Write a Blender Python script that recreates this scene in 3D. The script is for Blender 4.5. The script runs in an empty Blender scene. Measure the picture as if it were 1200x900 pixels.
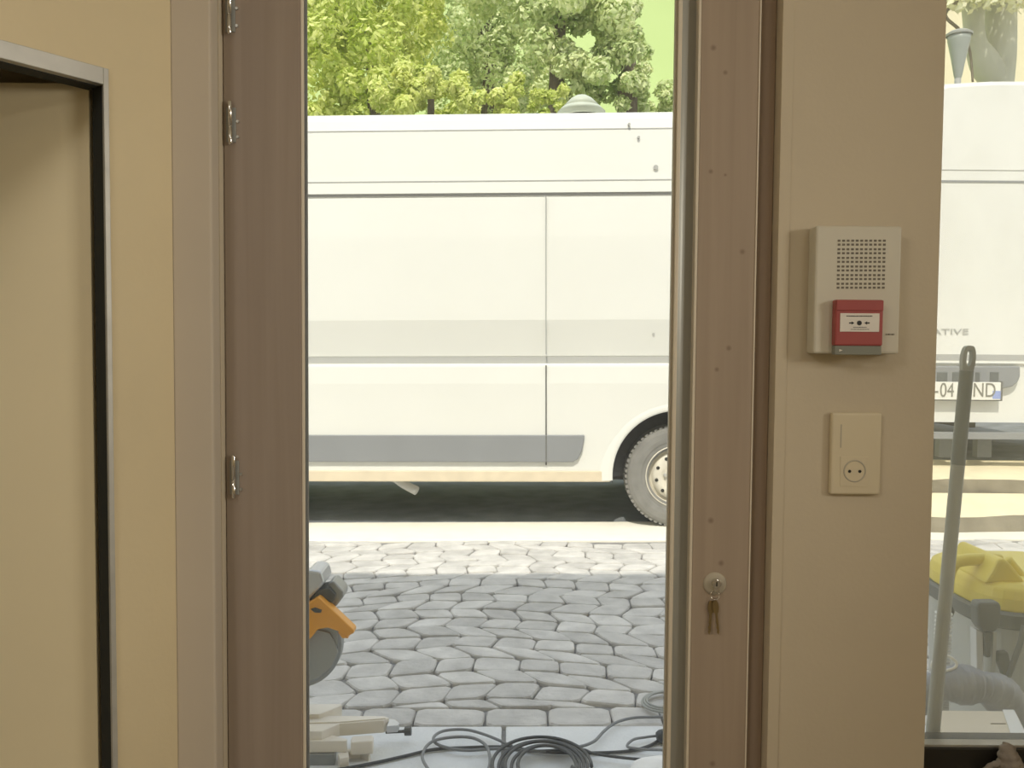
import bpy, bmesh, math, random
from mathutils import Vector, Matrix
random.seed(7)
R = math.radians
SC = bpy.context.scene
COL = SC.collection
F = 1000.0
CZ = 1.26
PITCH = math.atan(45 / 1000.0)
ROLL = R(0.44)
fwd = Vector((0, math.cos(PITCH), -math.sin(PITCH)))
up0 = Vector((0, math.sin(PITCH), math.cos(PITCH)))
rt0 = Vector((1, 0, 0))
rt = rt0 * math.cos(ROLL) + up0 * math.sin(ROLL)
up = up0 * math.cos(ROLL) - rt0 * math.sin(ROLL)
CAM = Vector((0, 0, CZ))
SLOPE = 0.0105            # the street climbs gently to the right


def ray(u, v):
    return fwd + rt * ((u - 600) / F) + up * ((450 - v) / F)


def P(u, v, D):
    d = ray(u, v)
    return CAM + d * (D / d.y)


def G(u, v, z=0.0):
    d = ray(u, v)
    t = (z - CZ + 0) / (d.z - SLOPE * d.x)
    return CAM + d * t


def X(u, D, v=450):
    return P(u, v, D).x


# ------------------------------------------------------------- materials
def new_mat(name):
    m = bpy.data.materials.new(name)
    m.use_nodes = True
    nt = m.node_tree
    return m, nt, nt.nodes['Principled BSDF']


def mat(name, col, rough=0.5, metal=0.0, var=0.0, scale=8.0, bump=0.0, bscale=60.0, stretch=(1, 1, 1), spec=0.5, island=0.0, coat=0.0):
    m, nt, b = new_mat(name)
    N, L = nt.nodes.new, nt.links.new
    b.inputs['Base Color'].default_value = (*col, 1)
    b.inputs['Roughness'].default_value = rough
    b.inputs['Metallic'].default_value = metal
    b.inputs['Specular IOR Level'].default_value = spec
    b.inputs['Coat Weight'].default_value = coat
    tc = N('ShaderNodeTexCoord')
    mp = N('ShaderNodeMapping')
    mp.inputs['Scale'].default_value = stretch
    L(tc.outputs['Object'], mp.inputs['Vector'])
    last = None
    if var > 0:
        n = N('ShaderNodeTexNoise')
        n.inputs['Scale'].default_value = scale
        n.inputs['Detail'].default_value = 6
        L(mp.outputs[0], n.inputs['Vector'])
        mr = N('ShaderNodeMapRange')
        mr.inputs['From Min'].default_value = .3
        mr.inputs['From Max'].default_value = .7
        mr.inputs['To Min'].default_value = 1 - var
        mr.inputs['To Max'].default_value = 1 + var
        L(n.outputs['Fac'], mr.inputs['Value'])
        last = mr.outputs[0]
    if island > 0:
        g = N('ShaderNodeNewGeometry')
        mr2 = N('ShaderNodeMapRange')
        mr2.inputs['To Min'].default_value = 1 - island
        mr2.inputs['To Max'].default_value = 1 + island
        L(g.outputs['Random Per Island'], mr2.inputs['Value'])
        if last:
            mu = N('ShaderNodeMath'); mu.operation = 'MULTIPLY'
            L(last, mu.inputs[0]); L(mr2.outputs[0], mu.inputs[1])
            last = mu.outputs[0]
        else:
            last = mr2.outputs[0]
    if last:
        vm = N('ShaderNodeVectorMath'); vm.operation = 'SCALE'
        vm.inputs[0].default_value = col
        L(last, vm.inputs['Scale'])
        L(vm.outputs[0], b.inputs['Base Color'])
    if bump > 0:
        n2 = N('ShaderNodeTexNoise')
        n2.inputs['Scale'].default_value = bscale
        n2.inputs['Detail'].default_value = 5
        L(mp.outputs[0], n2.inputs['Vector'])
        bp = N('ShaderNodeBump')
        bp.inputs['Strength'].default_value = bump
        bp.inputs['Distance'].default_value = .01
        L(n2.outputs['Fac'], bp.inputs['Height'])
        L(bp.outputs[0], b.inputs['Normal'])
    return m


def wood(name, c1, c2, knots=()):
    m, nt, b = new_mat(name)
    N, L = nt.nodes.new, nt.links.new
    b.inputs['Roughness'].default_value = .55
    b.inputs['Specular IOR Level'].default_value = .3
    g = N('ShaderNodeNewGeometry')
    mp = N('ShaderNodeMapping')
    mp.inputs['Scale'].default_value = (38, 38, 1.1)
    L(g.outputs['Position'], mp.inputs['Vector'])
    n = N('ShaderNodeTexNoise')
    n.inputs['Scale'].default_value = 1.0
    n.inputs['Detail'].default_value = 5
    n.inputs['Distortion'].default_value = .6
    L(mp.outputs[0], n.inputs['Vector'])
    cr = N('ShaderNodeMix'); cr.data_type = 'RGBA'
    mr = N('ShaderNodeMapRange')
    mr.inputs['From Min'].default_value = .32
    mr.inputs['From Max'].default_value = .68
    L(n.outputs['Fac'], mr.inputs['Value'])
    L(mr.outputs[0], cr.inputs['Factor'])
    cr.inputs['A'].default_value = (*c1, 1)
    cr.inputs['B'].default_value = (*c2, 1)
    out = cr.outputs['Result']
    for (k, rad) in knots:
        d = N('ShaderNodeVectorMath'); d.operation = 'DISTANCE'
        L(g.outputs['Position'], d.inputs[0])
        d.inputs[1].default_value = k
        r = N('ShaderNodeMapRange')
        r.interpolation_type = 'SMOOTHSTEP'
        r.inputs['From Min'].default_value = rad * .1
        r.inputs['From Max'].default_value = rad
        r.inputs['To Min'].default_value = .42
        r.inputs['To Max'].default_value = 0
        L(d.outputs['Value'], r.inputs['Value'])
        mx = N('ShaderNodeMix'); mx.data_type = 'RGBA'
        L(r.outputs[0], mx.inputs['Factor'])
        L(out, mx.inputs['A'])
        mx.inputs['B'].default_value = (.10, .055, .035, 1)
        out = mx.outputs['Result']
    L(out, b.inputs['Base Color'])
    return m


def glass(name, dust, dcol=(.9, .9, .85), smear=0.0):
    """clear pane with a film of dust"""
    m = bpy.data.materials.new(name)
    m.use_nodes = True
    nt = m.node_tree
    for n in list(nt.nodes):
        nt.nodes.remove(n)
    N, L = nt.nodes.new, nt.links.new
    out = N('ShaderNodeOutputMaterial')
    tr = N('ShaderNodeBsdfTransparent')
    gl = N('ShaderNodeBsdfGlossy'); gl.inputs['Roughness'].default_value = .02
    fr = N('ShaderNodeFresnel'); fr.inputs['IOR'].default_value = 1.3
    m1 = N('ShaderNodeMixShader')
    L(fr.outputs[0], m1.inputs[0]); L(tr.outputs[0], m1.inputs[1]); L(gl.outputs[0], m1.inputs[2])
    tl = N('ShaderNodeBsdfTranslucent'); tl.inputs['Color'].default_value = (*dcol, 1)
    df = N('ShaderNodeBsdfDiffuse'); df.inputs['Color'].default_value = (*dcol, 1)
    m2 = N('ShaderNodeMixShader'); m2.inputs[0].default_value = .5
    L(tl.outputs[0], m2.inputs[1]); L(df.outputs[0], m2.inputs[2])
    m3 = N('ShaderNodeMixShader'); m3.inputs[0].default_value = dust
    if smear:
        g = N('ShaderNodeNewGeometry')
        mp = N('ShaderNodeMapping'); mp.inputs['Scale'].default_value = (9, 9, 5)
        L(g.outputs['Position'], mp.inputs['Vector'])
        nz = N('ShaderNodeTexNoise'); nz.inputs['Scale'].default_value = 1; nz.inputs['Detail'].default_value = 4
        L(mp.outputs[0], nz.inputs['Vector'])
        mr = N('ShaderNodeMapRange')
        mr.inputs['From Min'].default_value = .3; mr.inputs['From Max'].default_value = .75
        mr.inputs['To Min'].default_value = dust - smear; mr.inputs['To Max'].default_value = dust + smear
        L(nz.outputs['Fac'], mr.inputs['Value']); L(mr.outputs[0], m3.inputs[0])
    L(m1.outputs[0], m3.inputs[1]); L(m2.outputs[0], m3.inputs[2])
    L(m3.outputs[0], out.inputs['Surface'])
    return m


def leafmat(name, c1, c2, sc=1.2):
    m, nt, b = new_mat(name)
    N, L = nt.nodes.new, nt.links.new
    g = N('ShaderNodeNewGeometry')
    n = N('ShaderNodeTexNoise'); n.inputs['Scale'].default_value = sc; n.inputs['Detail'].default_value = 3
    L(g.outputs['Position'], n.inputs['Vector'])
    ad = N('ShaderNodeMath'); ad.operation = 'ADD'
    mu = N('ShaderNodeMath'); mu.operation = 'MULTIPLY_ADD'
    L(g.outputs['Random Per Island'], mu.inputs[0]); mu.inputs[1].default_value = .7; mu.inputs[2].default_value = -.35
    L(n.outputs['Fac'], ad.inputs[0]); L(mu.outputs[0], ad.inputs[1])
    mx = N('ShaderNodeMix'); mx.data_type = 'RGBA'
    L(ad.outputs[0], mx.inputs['Factor'])
    mx.inputs['A'].default_value = (*c1, 1); mx.inputs['B'].default_value = (*c2, 1)
    L(mx.outputs['Result'], b.inputs['Base Color'])
    b.inputs['Roughness'].default_value = .45
    tl = N('ShaderNodeBsdfTranslucent')
    L(mx.outputs['Result'], tl.inputs['Color'])
    ms = N('ShaderNodeMixShader'); ms.inputs[0].default_value = .4
    out = nt.nodes['Material Output']
    L(b.outputs[0], ms.inputs[1]); L(tl.outputs[0], ms.inputs[2]); L(ms.outputs[0], out.inputs['Surface'])
    return m


def emis(name, col, s):
    m, nt, b = new_mat(name)
    b.inputs['Base Color'].default_value = (*col, 1)
    b.inputs['Emission Color'].default_value = (*col, 1)
    b.inputs['Emission Strength'].default_value = s
    return m


# ------------------------------------------------------------- builders
def mk(name, bm, m, parent=None, smooth=False, bevel=0.0, local=False, seg=2):
    """link a bmesh as one object; vertices are in world space unless local"""
    me = bpy.data.meshes.new(name)
    bmesh.ops.recalc_face_normals(bm, faces=bm.faces)
    bm.to_mesh(me); bm.free()
    o = bpy.data.objects.new(name, me)
    COL.objects.link(o)
    me.materials.append(m)
    if parent is not None:
        o.parent = parent
        if not local:
            p, off = parent, Vector((0, 0, 0))
            while p is not None:
                off += p.location; p = p.parent
            for v in me.vertices:
                v.co -= off
    if smooth:
        for p in me.polygons:
            p.use_smooth = True
    if bevel:
        md = o.modifiers.new('bevel', 'BEVEL')
        md.width = bevel; md.segments = seg; md.limit_method = 'ANGLE'; md.angle_limit = R(40)
    return o


def thing(name, label, cat, loc=(0, 0, 0), group=None, rz=0):
    o = bpy.data.objects.new(name, None)
    COL.objects.link(o)
    o.location = loc; o.rotation_euler = (0, 0, rz); o.empty_display_size = .1
    o['label'] = label; o['category'] = cat
    if group: o['group'] = group
    return o


def tag(o, label, cat, group=None):
    o['label'] = label; o['category'] = cat
    if group: o['group'] = group
    return o


def struct(o, label=None, cat=None):
    o['kind'] = 'structure'
    if label: o['label'] = label
    if cat: o['category'] = cat
    return o


def bm_box(bm, x0, x1, y0, y1, z0, z1, M=None):
    vs = [bm.verts.new((x, y, z)) for x in (x0, x1) for y in (y0, y1) for z in (z0, z1)]
    for f in ((0, 1, 3, 2), (4, 6, 7, 5), (0, 4, 5, 1), (2, 3, 7, 6), (0, 2, 6, 4), (1, 5, 7, 3)):
        bm.faces.new([vs[i] for i in f])
    if M is not None:
        for v in vs: v.co = M @ v.co
    return vs


def box(*a, M=None):
    bm = bmesh.new(); bm_box(bm, *a, M=M); return bm


def bm_cyl(bm, p0, p1, r0, r1=None, n=24, cap=True):
    r1 = r0 if r1 is None else r1
    p0, p1 = Vector(p0), Vector(p1)
    d = (p1 - p0).normalized()
    a = d.orthogonal().normalized(); b = d.cross(a)
    A, B = [], []
    for i in range(n):
        t = 2 * math.pi * i / n
        w = a * math.cos(t) + b * math.sin(t)
        A.append(bm.verts.new(p0 + w * r0)); B.append(bm.verts.new(p1 + w * r1))
    for i in range(n):
        j = (i + 1) % n
        bm.faces.new((A[i], A[j], B[j], B[i]))
    if cap:
        bm.faces.new(A[::-1]); bm.faces.new(B)


def cyl(*a, **k):
    bm = bmesh.new(); bm_cyl(bm, *a, **k); return bm


def bm_lathe(bm, prof, origin, axis, n=48, ax=None):
    """prof: list of (r, h) along axis"""
    o = Vector(origin); d = Vector(axis).normalized()
    a = (Vector(ax) if ax else d.orthogonal()).normalized(); b = d.cross(a)
    rings = []
    for (r, h) in prof:
        if r < 1e-6:
            rings.append([bm.verts.new(o + d * h)])
        else:
            rings.append([bm.verts.new(o + d * h + (a * math.cos(2 * math.pi * i / n) + b * math.sin(2 * math.pi * i / n)) * r) for i in range(n)])
    for q in range(len(rings) - 1):
        A, B = rings[q], rings[q + 1]
        for i in range(n):
            j = (i + 1) % n
            if len(A) == 1 and len(B) == 1: continue
            if len(A) == 1: bm.faces.new((A[0], B[j], B[i]))
            elif len(B) == 1: bm.faces.new((A[i], A[j], B[0]))
            else: bm.faces.new((A[i], A[j], B[j], B[i]))


def lathe(*a, **k):
    bm = bmesh.new(); bm_lathe(bm, *a, **k); return bm


def prism(pts, off, bm=None):
    """pts: world points of one face; off: extrusion vector"""
    bm = bm or bmesh.new()
    off = Vector(off)
    A = [bm.verts.new(p) for p in pts]
    B = [bm.verts.new(Vector(p) + off) for p in pts]
    n = len(A)
    bm.faces.new(A); bm.faces.new(B[::-1])
    for i in range(n):
        j = (i + 1) % n
        bm.faces.new((A[i], B[i], B[j], A[j]))
    return bm


def pxprism(pix, D, t):
    return prism([P(u, v, D) for u, v in pix], (0, t, 0))


def spline(pts, k=8, closed=False):
    pts = [Vector(p) for p in pts]
    n = len(pts); out = []
    rng = range(n) if closed else range(n - 1)
    for i in rng:
        if closed:
            p0, p1, p2, p3 = pts[(i - 1) % n], pts[i], pts[(i + 1) % n], pts[(i + 2) % n]
        else:
            p0, p1, p2, p3 = pts[max(i - 1, 0)], pts[i], pts[i + 1], pts[min(i + 2, n - 1)]
        for s in range(k):
            t = s / k
            out.append(.5 * ((2 * p1) + (p2 - p0) * t + (2 * p0 - 5 * p1 + 4 * p2 - p3) * t * t + (3 * p1 - p0 - 3 * p2 + p3) * t ** 3))
    if not closed: out.append(pts[-1])
    return out


def bm_tube(bm, path, r, n=8, closed=False):
    path = [Vector(p) for p in path]
    m = len(path); rings = []
    a = None
    for i, p in enumerate(path):
        q0 = path[(i - 1) % m] if (closed or i > 0) else path[i]
        q1 = path[(i + 1) % m] if (closed or i < m - 1) else path[i]
        d = (q1 - q0).normalized()
        if a is None: a = d.orthogonal().normalized()
        a = (a - d * a.dot(d)).normalized(); b = d.cross(a)
        rr = r(i / (m - 1)) if callable(r) else r
        rings.append([bm.verts.new(p + (a * math.cos(2 * math.pi * k / n) + b * math.sin(2 * math.pi * k / n)) * rr) for k in range(n)])
    for i in range(m if closed else m - 1):
        A, B = rings[i], rings[(i + 1) % m]
        for k in range(n):
            l = (k + 1) % n
            bm.faces.new((A[k], A[l], B[l], B[k]))
    if not closed:
        bm.faces.new(rings[0][::-1]); bm.faces.new(rings[-1])


def tube(path, r, n=8, closed=False):
    bm = bmesh.new(); bm_tube(bm, path, r, n, closed); return bm


def text(name, s, size, M, m, parent=None, sx=1.0, ext=.0006, bold=0.0):
    cu = bpy.data.curves.new(name, 'FONT')
    cu.body = s; cu.size = size; cu.extrude = ext; cu.align_x = 'LEFT'; cu.offset = bold
    t = bpy.data.objects.new(name + '_src', cu)
    COL.objects.link(t)
    dg = bpy.context.evaluated_depsgraph_get(); dg.update()
    me = bpy.data.meshes.new_from_object(t.evaluated_get(dg))
    bpy.data.objects.remove(t)
    me.transform(Matrix.Diagonal((sx, 1, 1, 1)))
    me.transform(M)
    me.materials.clear(); me.materials.append(m)
    o = bpy.data.objects.new(name, me)
    COL.objects.link(o)
    if parent: o.parent = parent
    return o


# ------------------------------------------------------------- palette
M = {}
M['plaster'] = mat('cream_plaster', (.74, .625, .40), .85, var=.03, scale=3, bump=.05, bscale=120)
M['plasterF'] = mat('shade_greyed_plaster', (.66, .575, .43), .85, var=.03, scale=3, bump=.05, bscale=120)  # darker copy of the plaster; the pier's weaker light is in its colour
M['plasterR'] = mat('darker_return', (.60, .525, .42), .8, var=.03, scale=3)  # toned darker and greyer than the left wall plaster
M['ceiling'] = mat('ceiling_paint', (.8, .76, .66), .9, var=.02)
M['floor'] = mat('screed_floor', (.32, .28, .23), .8, var=.1, scale=5, bump=.1)
kn = [(P(836, 56, 1.56), .0075), (P(850, 85, 1.56), .006), (P(870, 295, 1.56), .007), (P(840, 433, 1.56), .006), (P(854, 408, 1.56), .007),
      (P(833, 610, 1.56), .008), (P(845, 660, 1.56), .0075), (P(833, 201, 1.56), .006), (P(835, 895, 1.56), .008), (P(850, 205, 1.56), .004)]
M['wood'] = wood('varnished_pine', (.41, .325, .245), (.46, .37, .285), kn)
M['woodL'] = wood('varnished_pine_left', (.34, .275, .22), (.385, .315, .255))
M['woodD'] = wood('brown_frame_wood', (.33, .25, .185), (.38, .29, .215))
M['bead'] = mat('cream_bead', (.80, .72, .58), .4)
M['alu'] = mat('grey_aluminium', (.42, .42, .38), .38, .35)
M['steel'] = mat('galvanised_steel', (.55, .54, .49), .45, .45, var=.08, scale=20)
M['chrome'] = mat('polished_chrome', (.75, .74, .70), .16, 1.0)
M['black'] = mat('closet_shade_black', (.025, .028, .024), .7)  # black stands for the shade inside the closet and beside its leaf
M['blackalu'] = mat('black_window_frame', (.02, .018, .014), .4)
M['leaf'] = mat('beige_door_leaf', (.95, .83, .55), .6, var=.015, scale=2)
M['abs'] = mat('off_white_plastic', (.70, .66, .54), .45)
M['abs2'] = mat('ivory_plastic', (.76, .67, .48), .4)
M['abs3'] = mat('greyer_plastic', (.52, .47, .37), .45)
M['hole'] = mat('dark_hole', (.03, .03, .025), .8)
M['slot'] = mat('grille_slot', (.20, .18, .14), .8)
M['red'] = mat('call_point_red', (.40, .085, .08), .4)
M['greyp'] = mat('grey_cover_plastic', (.26, .27, .23), .3)
M['white'] = mat('white_label', (.85, .80, .72), .5)
M['ink'] = mat('black_ink', (.03, .03, .03), .6)
M['ink2'] = mat('grey_ink', (.24, .235, .20), .6)
M['brass'] = mat('dull_brass', (.34, .26, .13), .35, .8)
M['van'] = mat('van_white_paint', (.83, .83, .78), .38, spec=.4, var=.015, scale=1.5)
M['seam'] = mat('panel_seam', (.16, .16, .15), .8)
M['seaml'] = mat('panel_seam_light', (.45, .45, .43), .8)
M['mould'] = mat('grey_side_moulding', (.27, .28, .29), .6, var=.04, scale=4)
M['liner'] = mat('wheel_arch_liner', (.13, .135, .15), .85, var=.15, scale=30)
M['tyre'] = mat('dusty_tyre', (.23, .225, .21), .9, var=.12, scale=14)
M['rim'] = mat('painted_steel_rim', (.72, .68, .58), .45, var=.08, scale=20)
M['vglass'] = mat('van_glass', (.03, .035, .04), .08)
M['under'] = mat('underbody', (.05, .05, .055), .8)
M['lens_red'] = mat('tail_light_red', (.45, .03, .02), .2)
M['plate'] = mat('number_plate', (.88, .87, .80), .35)
M['blue'] = mat('plate_blue', (.32, .40, .72), .4)
M['badge'] = mat('badge_grey', (.30, .30, .28), .4)
M['cobble'] = mat('granite_sett', (.555, .54, .515), .75, var=.16, scale=9, bump=.5, bscale=45, island=.13)
M['joint'] = mat('sandy_joint', (.24, .235, .23), .95, var=.2, scale=20, bump=.4)
M['slab'] = mat('pale_granite_slab', (.73, .745, .75), .75, var=.05, scale=14, bump=.25, bscale=90)
M['gutter'] = mat('pale_gutter', (.86, .83, .73), .85, var=.04, scale=8, bump=.2)
M['asphalt'] = mat('shade_dark_asphalt', (.19, .205, .22), .9, var=.25, scale=5, bump=.5, bscale=90)  # shade under the van is put into this dark colour
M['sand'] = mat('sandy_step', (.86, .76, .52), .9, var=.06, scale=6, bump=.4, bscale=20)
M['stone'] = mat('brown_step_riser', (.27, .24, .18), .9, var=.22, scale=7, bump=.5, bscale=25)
M['earth'] = mat('park_ground', (.40, .44, .22), .95, var=.2, scale=1)
M['hill'] = mat('sunlit_meadow', (.38, .48, .18), .95, var=.06, scale=.09)
M['facade'] = mat('facade_render', (.80, .70, .50), .9, var=.04, scale=2)
M['houseW'] = mat('cream_house_wall', (.80, .73, .50), .9, var=.05, scale=.6)
M['tile'] = mat('roof_tile', (.45, .22, .13), .8, var=.15, scale=6)
M['bark'] = mat('brown_bark', (.16, .13, .09), .95, var=.3, scale=9, bump=.6, bscale=14)
M['palebark'] = mat('pale_bark', (.50, .50, .40), .95, var=.12, scale=2.2, bump=.4, bscale=12)
M['leafy'] = leafmat('yellow_green_leaves', (.46, .58, .07), (.97, .97, .42))  # pale end of the mix stands for sun highlights
M['leafg'] = leafmat('green_leaves', (.34, .48, .12), (.97, .98, .62))  # cream end of the mix paints overexposed leaf highlights
M['leafc'] = leafmat('cream_blossom', (.80, .78, .50), (.92, .90, .72))
M['yellow'] = mat('yellow_plastic', (.86, .70, .10), .4)
M['dgrey'] = mat('dark_grey_plastic', (.13, .14, .14), .5)
M['mgrey'] = mat('mid_grey_plastic', (.34, .35, .33), .5)
M['tank'] = mat('grey_tank', (.50, .51, .48), .4)
M['tube'] = mat('pale_ribbed_plastic', (.68, .69, .68), .5)
M['duct'] = mat('grey_flexible_sheet', (.34, .35, .38), .45, var=.22, scale=12, bump=.5, bscale=18)
M['card'] = mat('pale_cardboard', (.76, .67, .52), .8, var=.04, scale=7)
M['tape'] = mat('white_tape', (.88, .87, .82), .5)
M['handle'] = mat('grey_broom_handle', (.42, .42, .38), .45)
M['handle2'] = mat('dark_broom_grip', (.20, .21, .20), .5)
M['orange'] = mat('orange_saw_guard', (.80, .36, .04), .4, var=.04)
M['sgrey'] = mat('saw_grey_metal', (.30, .31, .30), .35, .5, var=.1, scale=12)
M['slight'] = mat('saw_silver_housing', (.58, .60, .63), .3, .4)
M['sdark'] = mat('saw_dark_plastic', (.075, .08, .075), .45)
M['cast'] = mat('cast_aluminium', (.78, .73, .64), .5, 0, var=.05, scale=10)
M['cable'] = mat('black_rubber_cable', (.05, .055, .06), .5)
M['cable2'] = mat('grey_rubber_cable', (.20, .21, .22), .5)
M['rag'] = mat('grey_cloth', (.34, .30, .26), .9, var=.25, scale=40, bump=.5, bscale=60)
M['ragw'] = mat('white_cloth', (.85, .84, .82), .9, bump=.2)
M['glassA'] = glass('door_glass', .025, (.86, .93, 1.0))
M['glassB'] = glass('dusty_window_glass', .13, (.96, .95, .80), .03)
M['lamp'] = emis('lamp_diffuser', (1, .93, .82), 6)

# ------------------------------------------------------------- interior shell
W = 1.54            # inner face of the street wall
WO = 1.68           # its outer face
xs0 = X(204, 1.50)  # inner corner with the slanted wall
xd0 = X(259, W)     # door opening
xd1 = X(908, W)
xp1 = X(1096, W)    # right edge of the pier
xw1 = 1.95          # far side of the window
zw = P(1140, 879, 1.56).z
TOP = 4.27
DT, WT = 2.16, 2.16
bm = bmesh.new()
bm_box(bm, -4.6, xd0, W, WO, -.1, TOP)
bm_box(bm, xd0, xd1, W, WO, DT, TOP)
bm_box(bm, xd1, xp1, W, WO, -.1, TOP)
bm_box(bm, xp1, xw1, W, WO, -.1, zw - .07)
bm_box(bm, xp1, xw1, W, WO, WT, TOP)
bm_box(bm, xw1, 5.2, W, WO, -.1, TOP)
bmesh.ops.remove_doubles(bm, verts=bm.verts, dist=1e-5)
struct(mk('wall_front', bm, M['plasterF']))
# plaster return beside the hinge side of the door
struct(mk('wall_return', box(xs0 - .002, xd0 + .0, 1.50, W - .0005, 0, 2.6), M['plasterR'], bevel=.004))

# slanted left wall: local frame s along the wall, n into the wall
S = Vector((-.733, -1, 0)).normalized()
NN = Vector((-1, .733, 0)).normalized()
O = Vector((xs0, 1.50, 0))


def SL(s, n, z):
    return O + S * s + NN * n + Vector((0, 0, z))


def slbox(bm, s0, s1, n0, n1, z0, z1):
    vs = bm_box(bm, s0, s1, n0, n1, z0, z1)
    for v in vs: v.co = SL(v.co.x, v.co.y, v.co.z)


hz = P(122, 78, 1.395).z
# where the outer corner of the metal frame falls along the wall
tgt = (126 - 600) / 1000.
s1 = .13
for _ in range(40):
    p = SL(s1, 0, hz)
    q = (p - CAM)
    u = 600 + F * q.dot(rt) / q.dot(fwd)
    s1 += (u - 126) * .0006
s2 = s1 + .78
bm = bmesh.new()
slbox(bm, 0, s1, 0, .03, 0, 2.6)
slbox(bm, s1, s2, 0, .03, hz, 2.6)
slbox(bm, s2, 5.4, 0, .03, 0, 2.6)
struct(mk('wall_left', bm, M['plaster']))
# closet behind it, painted black for its unlit inside
bm = bmesh.new()
slbox(bm, s1 - .03, s1 - .02, .031, .80, 0, hz + .1)
slbox(bm, s2 + .19, s2 + .2, .031, .80, 0, hz + .1)
slbox(bm, s1 - .03, s2 + .2, .80, .82, 0, hz + .1)
slbox(bm, s1 - .03, s2 + .2, .031, .82, hz + .1, hz + .12)
struct(mk('wall_closet', bm, M['black']))
d2 = bpy.data.objects.new('door_2', None); COL.objects.link(d2); d2.location = SL(s1, 0, 0)
struct(d2)
bm = bmesh.new()
fw = .009
fh = .027
slbox(bm, s1, s1 + fw, -.004, .002, 0, hz)
slbox(bm, s2 - fw, s2, -.004, .002, 0, hz)
slbox(bm, s1 + fw, s2 - fw, -.004, .012, hz - fh, hz)
mk('door_frame', bm, M['steel'], d2, bevel=.001)
bm = bmesh.new()
slbox(bm, s1 + fw, s2 - fw, .0125, .045, hz - fh - .001, hz)
slbox(bm, s1 + .001, s1 + fw - .001, .0025, .034, 0, hz - fh)
mk('shade_rebate', bm, M['black'], d2)  # black strip paints the shaded gap beside the open leaf
# leaf standing open, parallel to the street wall
lx1 = P(104, 110, 1.43).x
lz = P(60, 97, 1.43).z
bm = prism([Vector((-1.16, 1.43, .01)), Vector((lx1, 1.43, .01)), Vector((lx1, 1.43, lz - .006)), Vector((lx1 - .002, 1.43, lz - .002)), Vector((lx1 - .006, 1.43, lz)), Vector((-1.16, 1.43, lz))], (0, .04, 0))
mk('door_leaf', bm, M['leaf'], d2, bevel=.0015)
for z in (.3, 1.35):
    hb = cyl((lx1 - .012, 1.477, z), (lx1 - .012, 1.477, z + .09), .006, n=12)
    mk('hinge', hb, M['steel'], d2)

# other walls, floor, ceiling
struct(mk('wall_right', box(2.4, 2.5, -3.2, W - .001, 0, 2.6), M['plaster']))
struct(mk('wall_back', box(-4.5, 2.5, -3.3, -3.2, 0, 2.6), M['plaster']))
struct(mk('floor', box(-4.6, 2.5, -3.3, W - .001, -.12, 0), M['floor']))
struct(mk('ceiling', box(-4.6, 2.5, -3.3, W - .001, 2.6, 2.75), M['ceiling']))

# ------------------------------------------------------------- the glazed entrance door
ld = 1.56
d1 = bpy.data.objects.new('door_1', None); COL.objects.link(d1); d1.location = (xd0, ld, 0); struct(d1)
DB, DH = .015, 2.13
a0 = xd0 + .001
a1 = X(353, ld)      # inner edge of left stile
b0 = X(814.5, ld)    # inner edge of right stile
b1 = X(883, ld)
lt = .058
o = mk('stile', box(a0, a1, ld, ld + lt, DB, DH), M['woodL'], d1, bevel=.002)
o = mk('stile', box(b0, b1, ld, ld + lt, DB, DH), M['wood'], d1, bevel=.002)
mk('rail', box(a1, b0, ld, ld + lt, DB, .115), M['wood'], d1)
mk('rail', box(a1, b0, ld, ld + lt, DH - .1, DH), M['wood'], d1)
ga = X(357.5, ld); gb = X(786, ld + .0)
bm = bmesh.new()
bm_box(bm, a1, ga - .0012, ld + .003, ld + .022, .115, DH - .1)
mk('glazing_bead', bm, M['bead'], d1, bevel=.0012)
mk('glazing_seal', box(ga - .0012, ga + .0005, ld + .006, ld + .022, .115, DH - .1), M['seam'], d1)
g1 = X(793.5, ld); g2 = X(811.5, ld)
mk('glazing_bead', box(gb, gb + .0045, ld + .012, ld + .024, .115, DH - .1), M['abs3'], d1, bevel=.001)
mk('glazing_bead', box(gb + .0045, g1, ld + .004, ld + .024, .115, DH - .1), M['bead'], d1, bevel=.0015)
bm = bmesh.new()
n = 8
pts = []
for i in range(n + 1):
    t = i / n
    pts.append(Vector((g1 + (g2 - g1) * t, ld + .006 + .010 * math.sin(t * 1.6) ** 2 + .004 * t, .115)))
pts += [Vector((g2, ld + .04, .115)), Vector((g1, ld + .04, .115))]
prism(pts, (0, 0, DH - .215), bm)
mk('weather_strip', bm, M['alu'], d1)
mk('glazing_bead', box(g2, b0, ld - .001, ld + .024, .115, DH - .1), M['bead'], d1, bevel=.0006)
mk('glass_pane', box(a1 + .002, gb + .004, ld + .026, ld + .032, .115, DH - .1), M['glassA'], d1)
# brown fixed frame post on the lock side and head
bm = bmesh.new()
bm_box(bm, b1 + .002, xd1 - .0005, ld + .012, ld + .09, 0, DT - .001)
struct(mk('trim_1', bm, M['woodD'], bevel=.002))
struct(mk('trim_2', box(xd1 - .0005, X(921, W), W - .003, W - .0003, 0, 2.6), M['plasterF'], bevel=.001))
# thin light edge of the stile
mk('stile_edge', box(b1 - .002, b1 + .0004, ld - .0015, ld + .0, DB, DH), M['bead'], d1)


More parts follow.
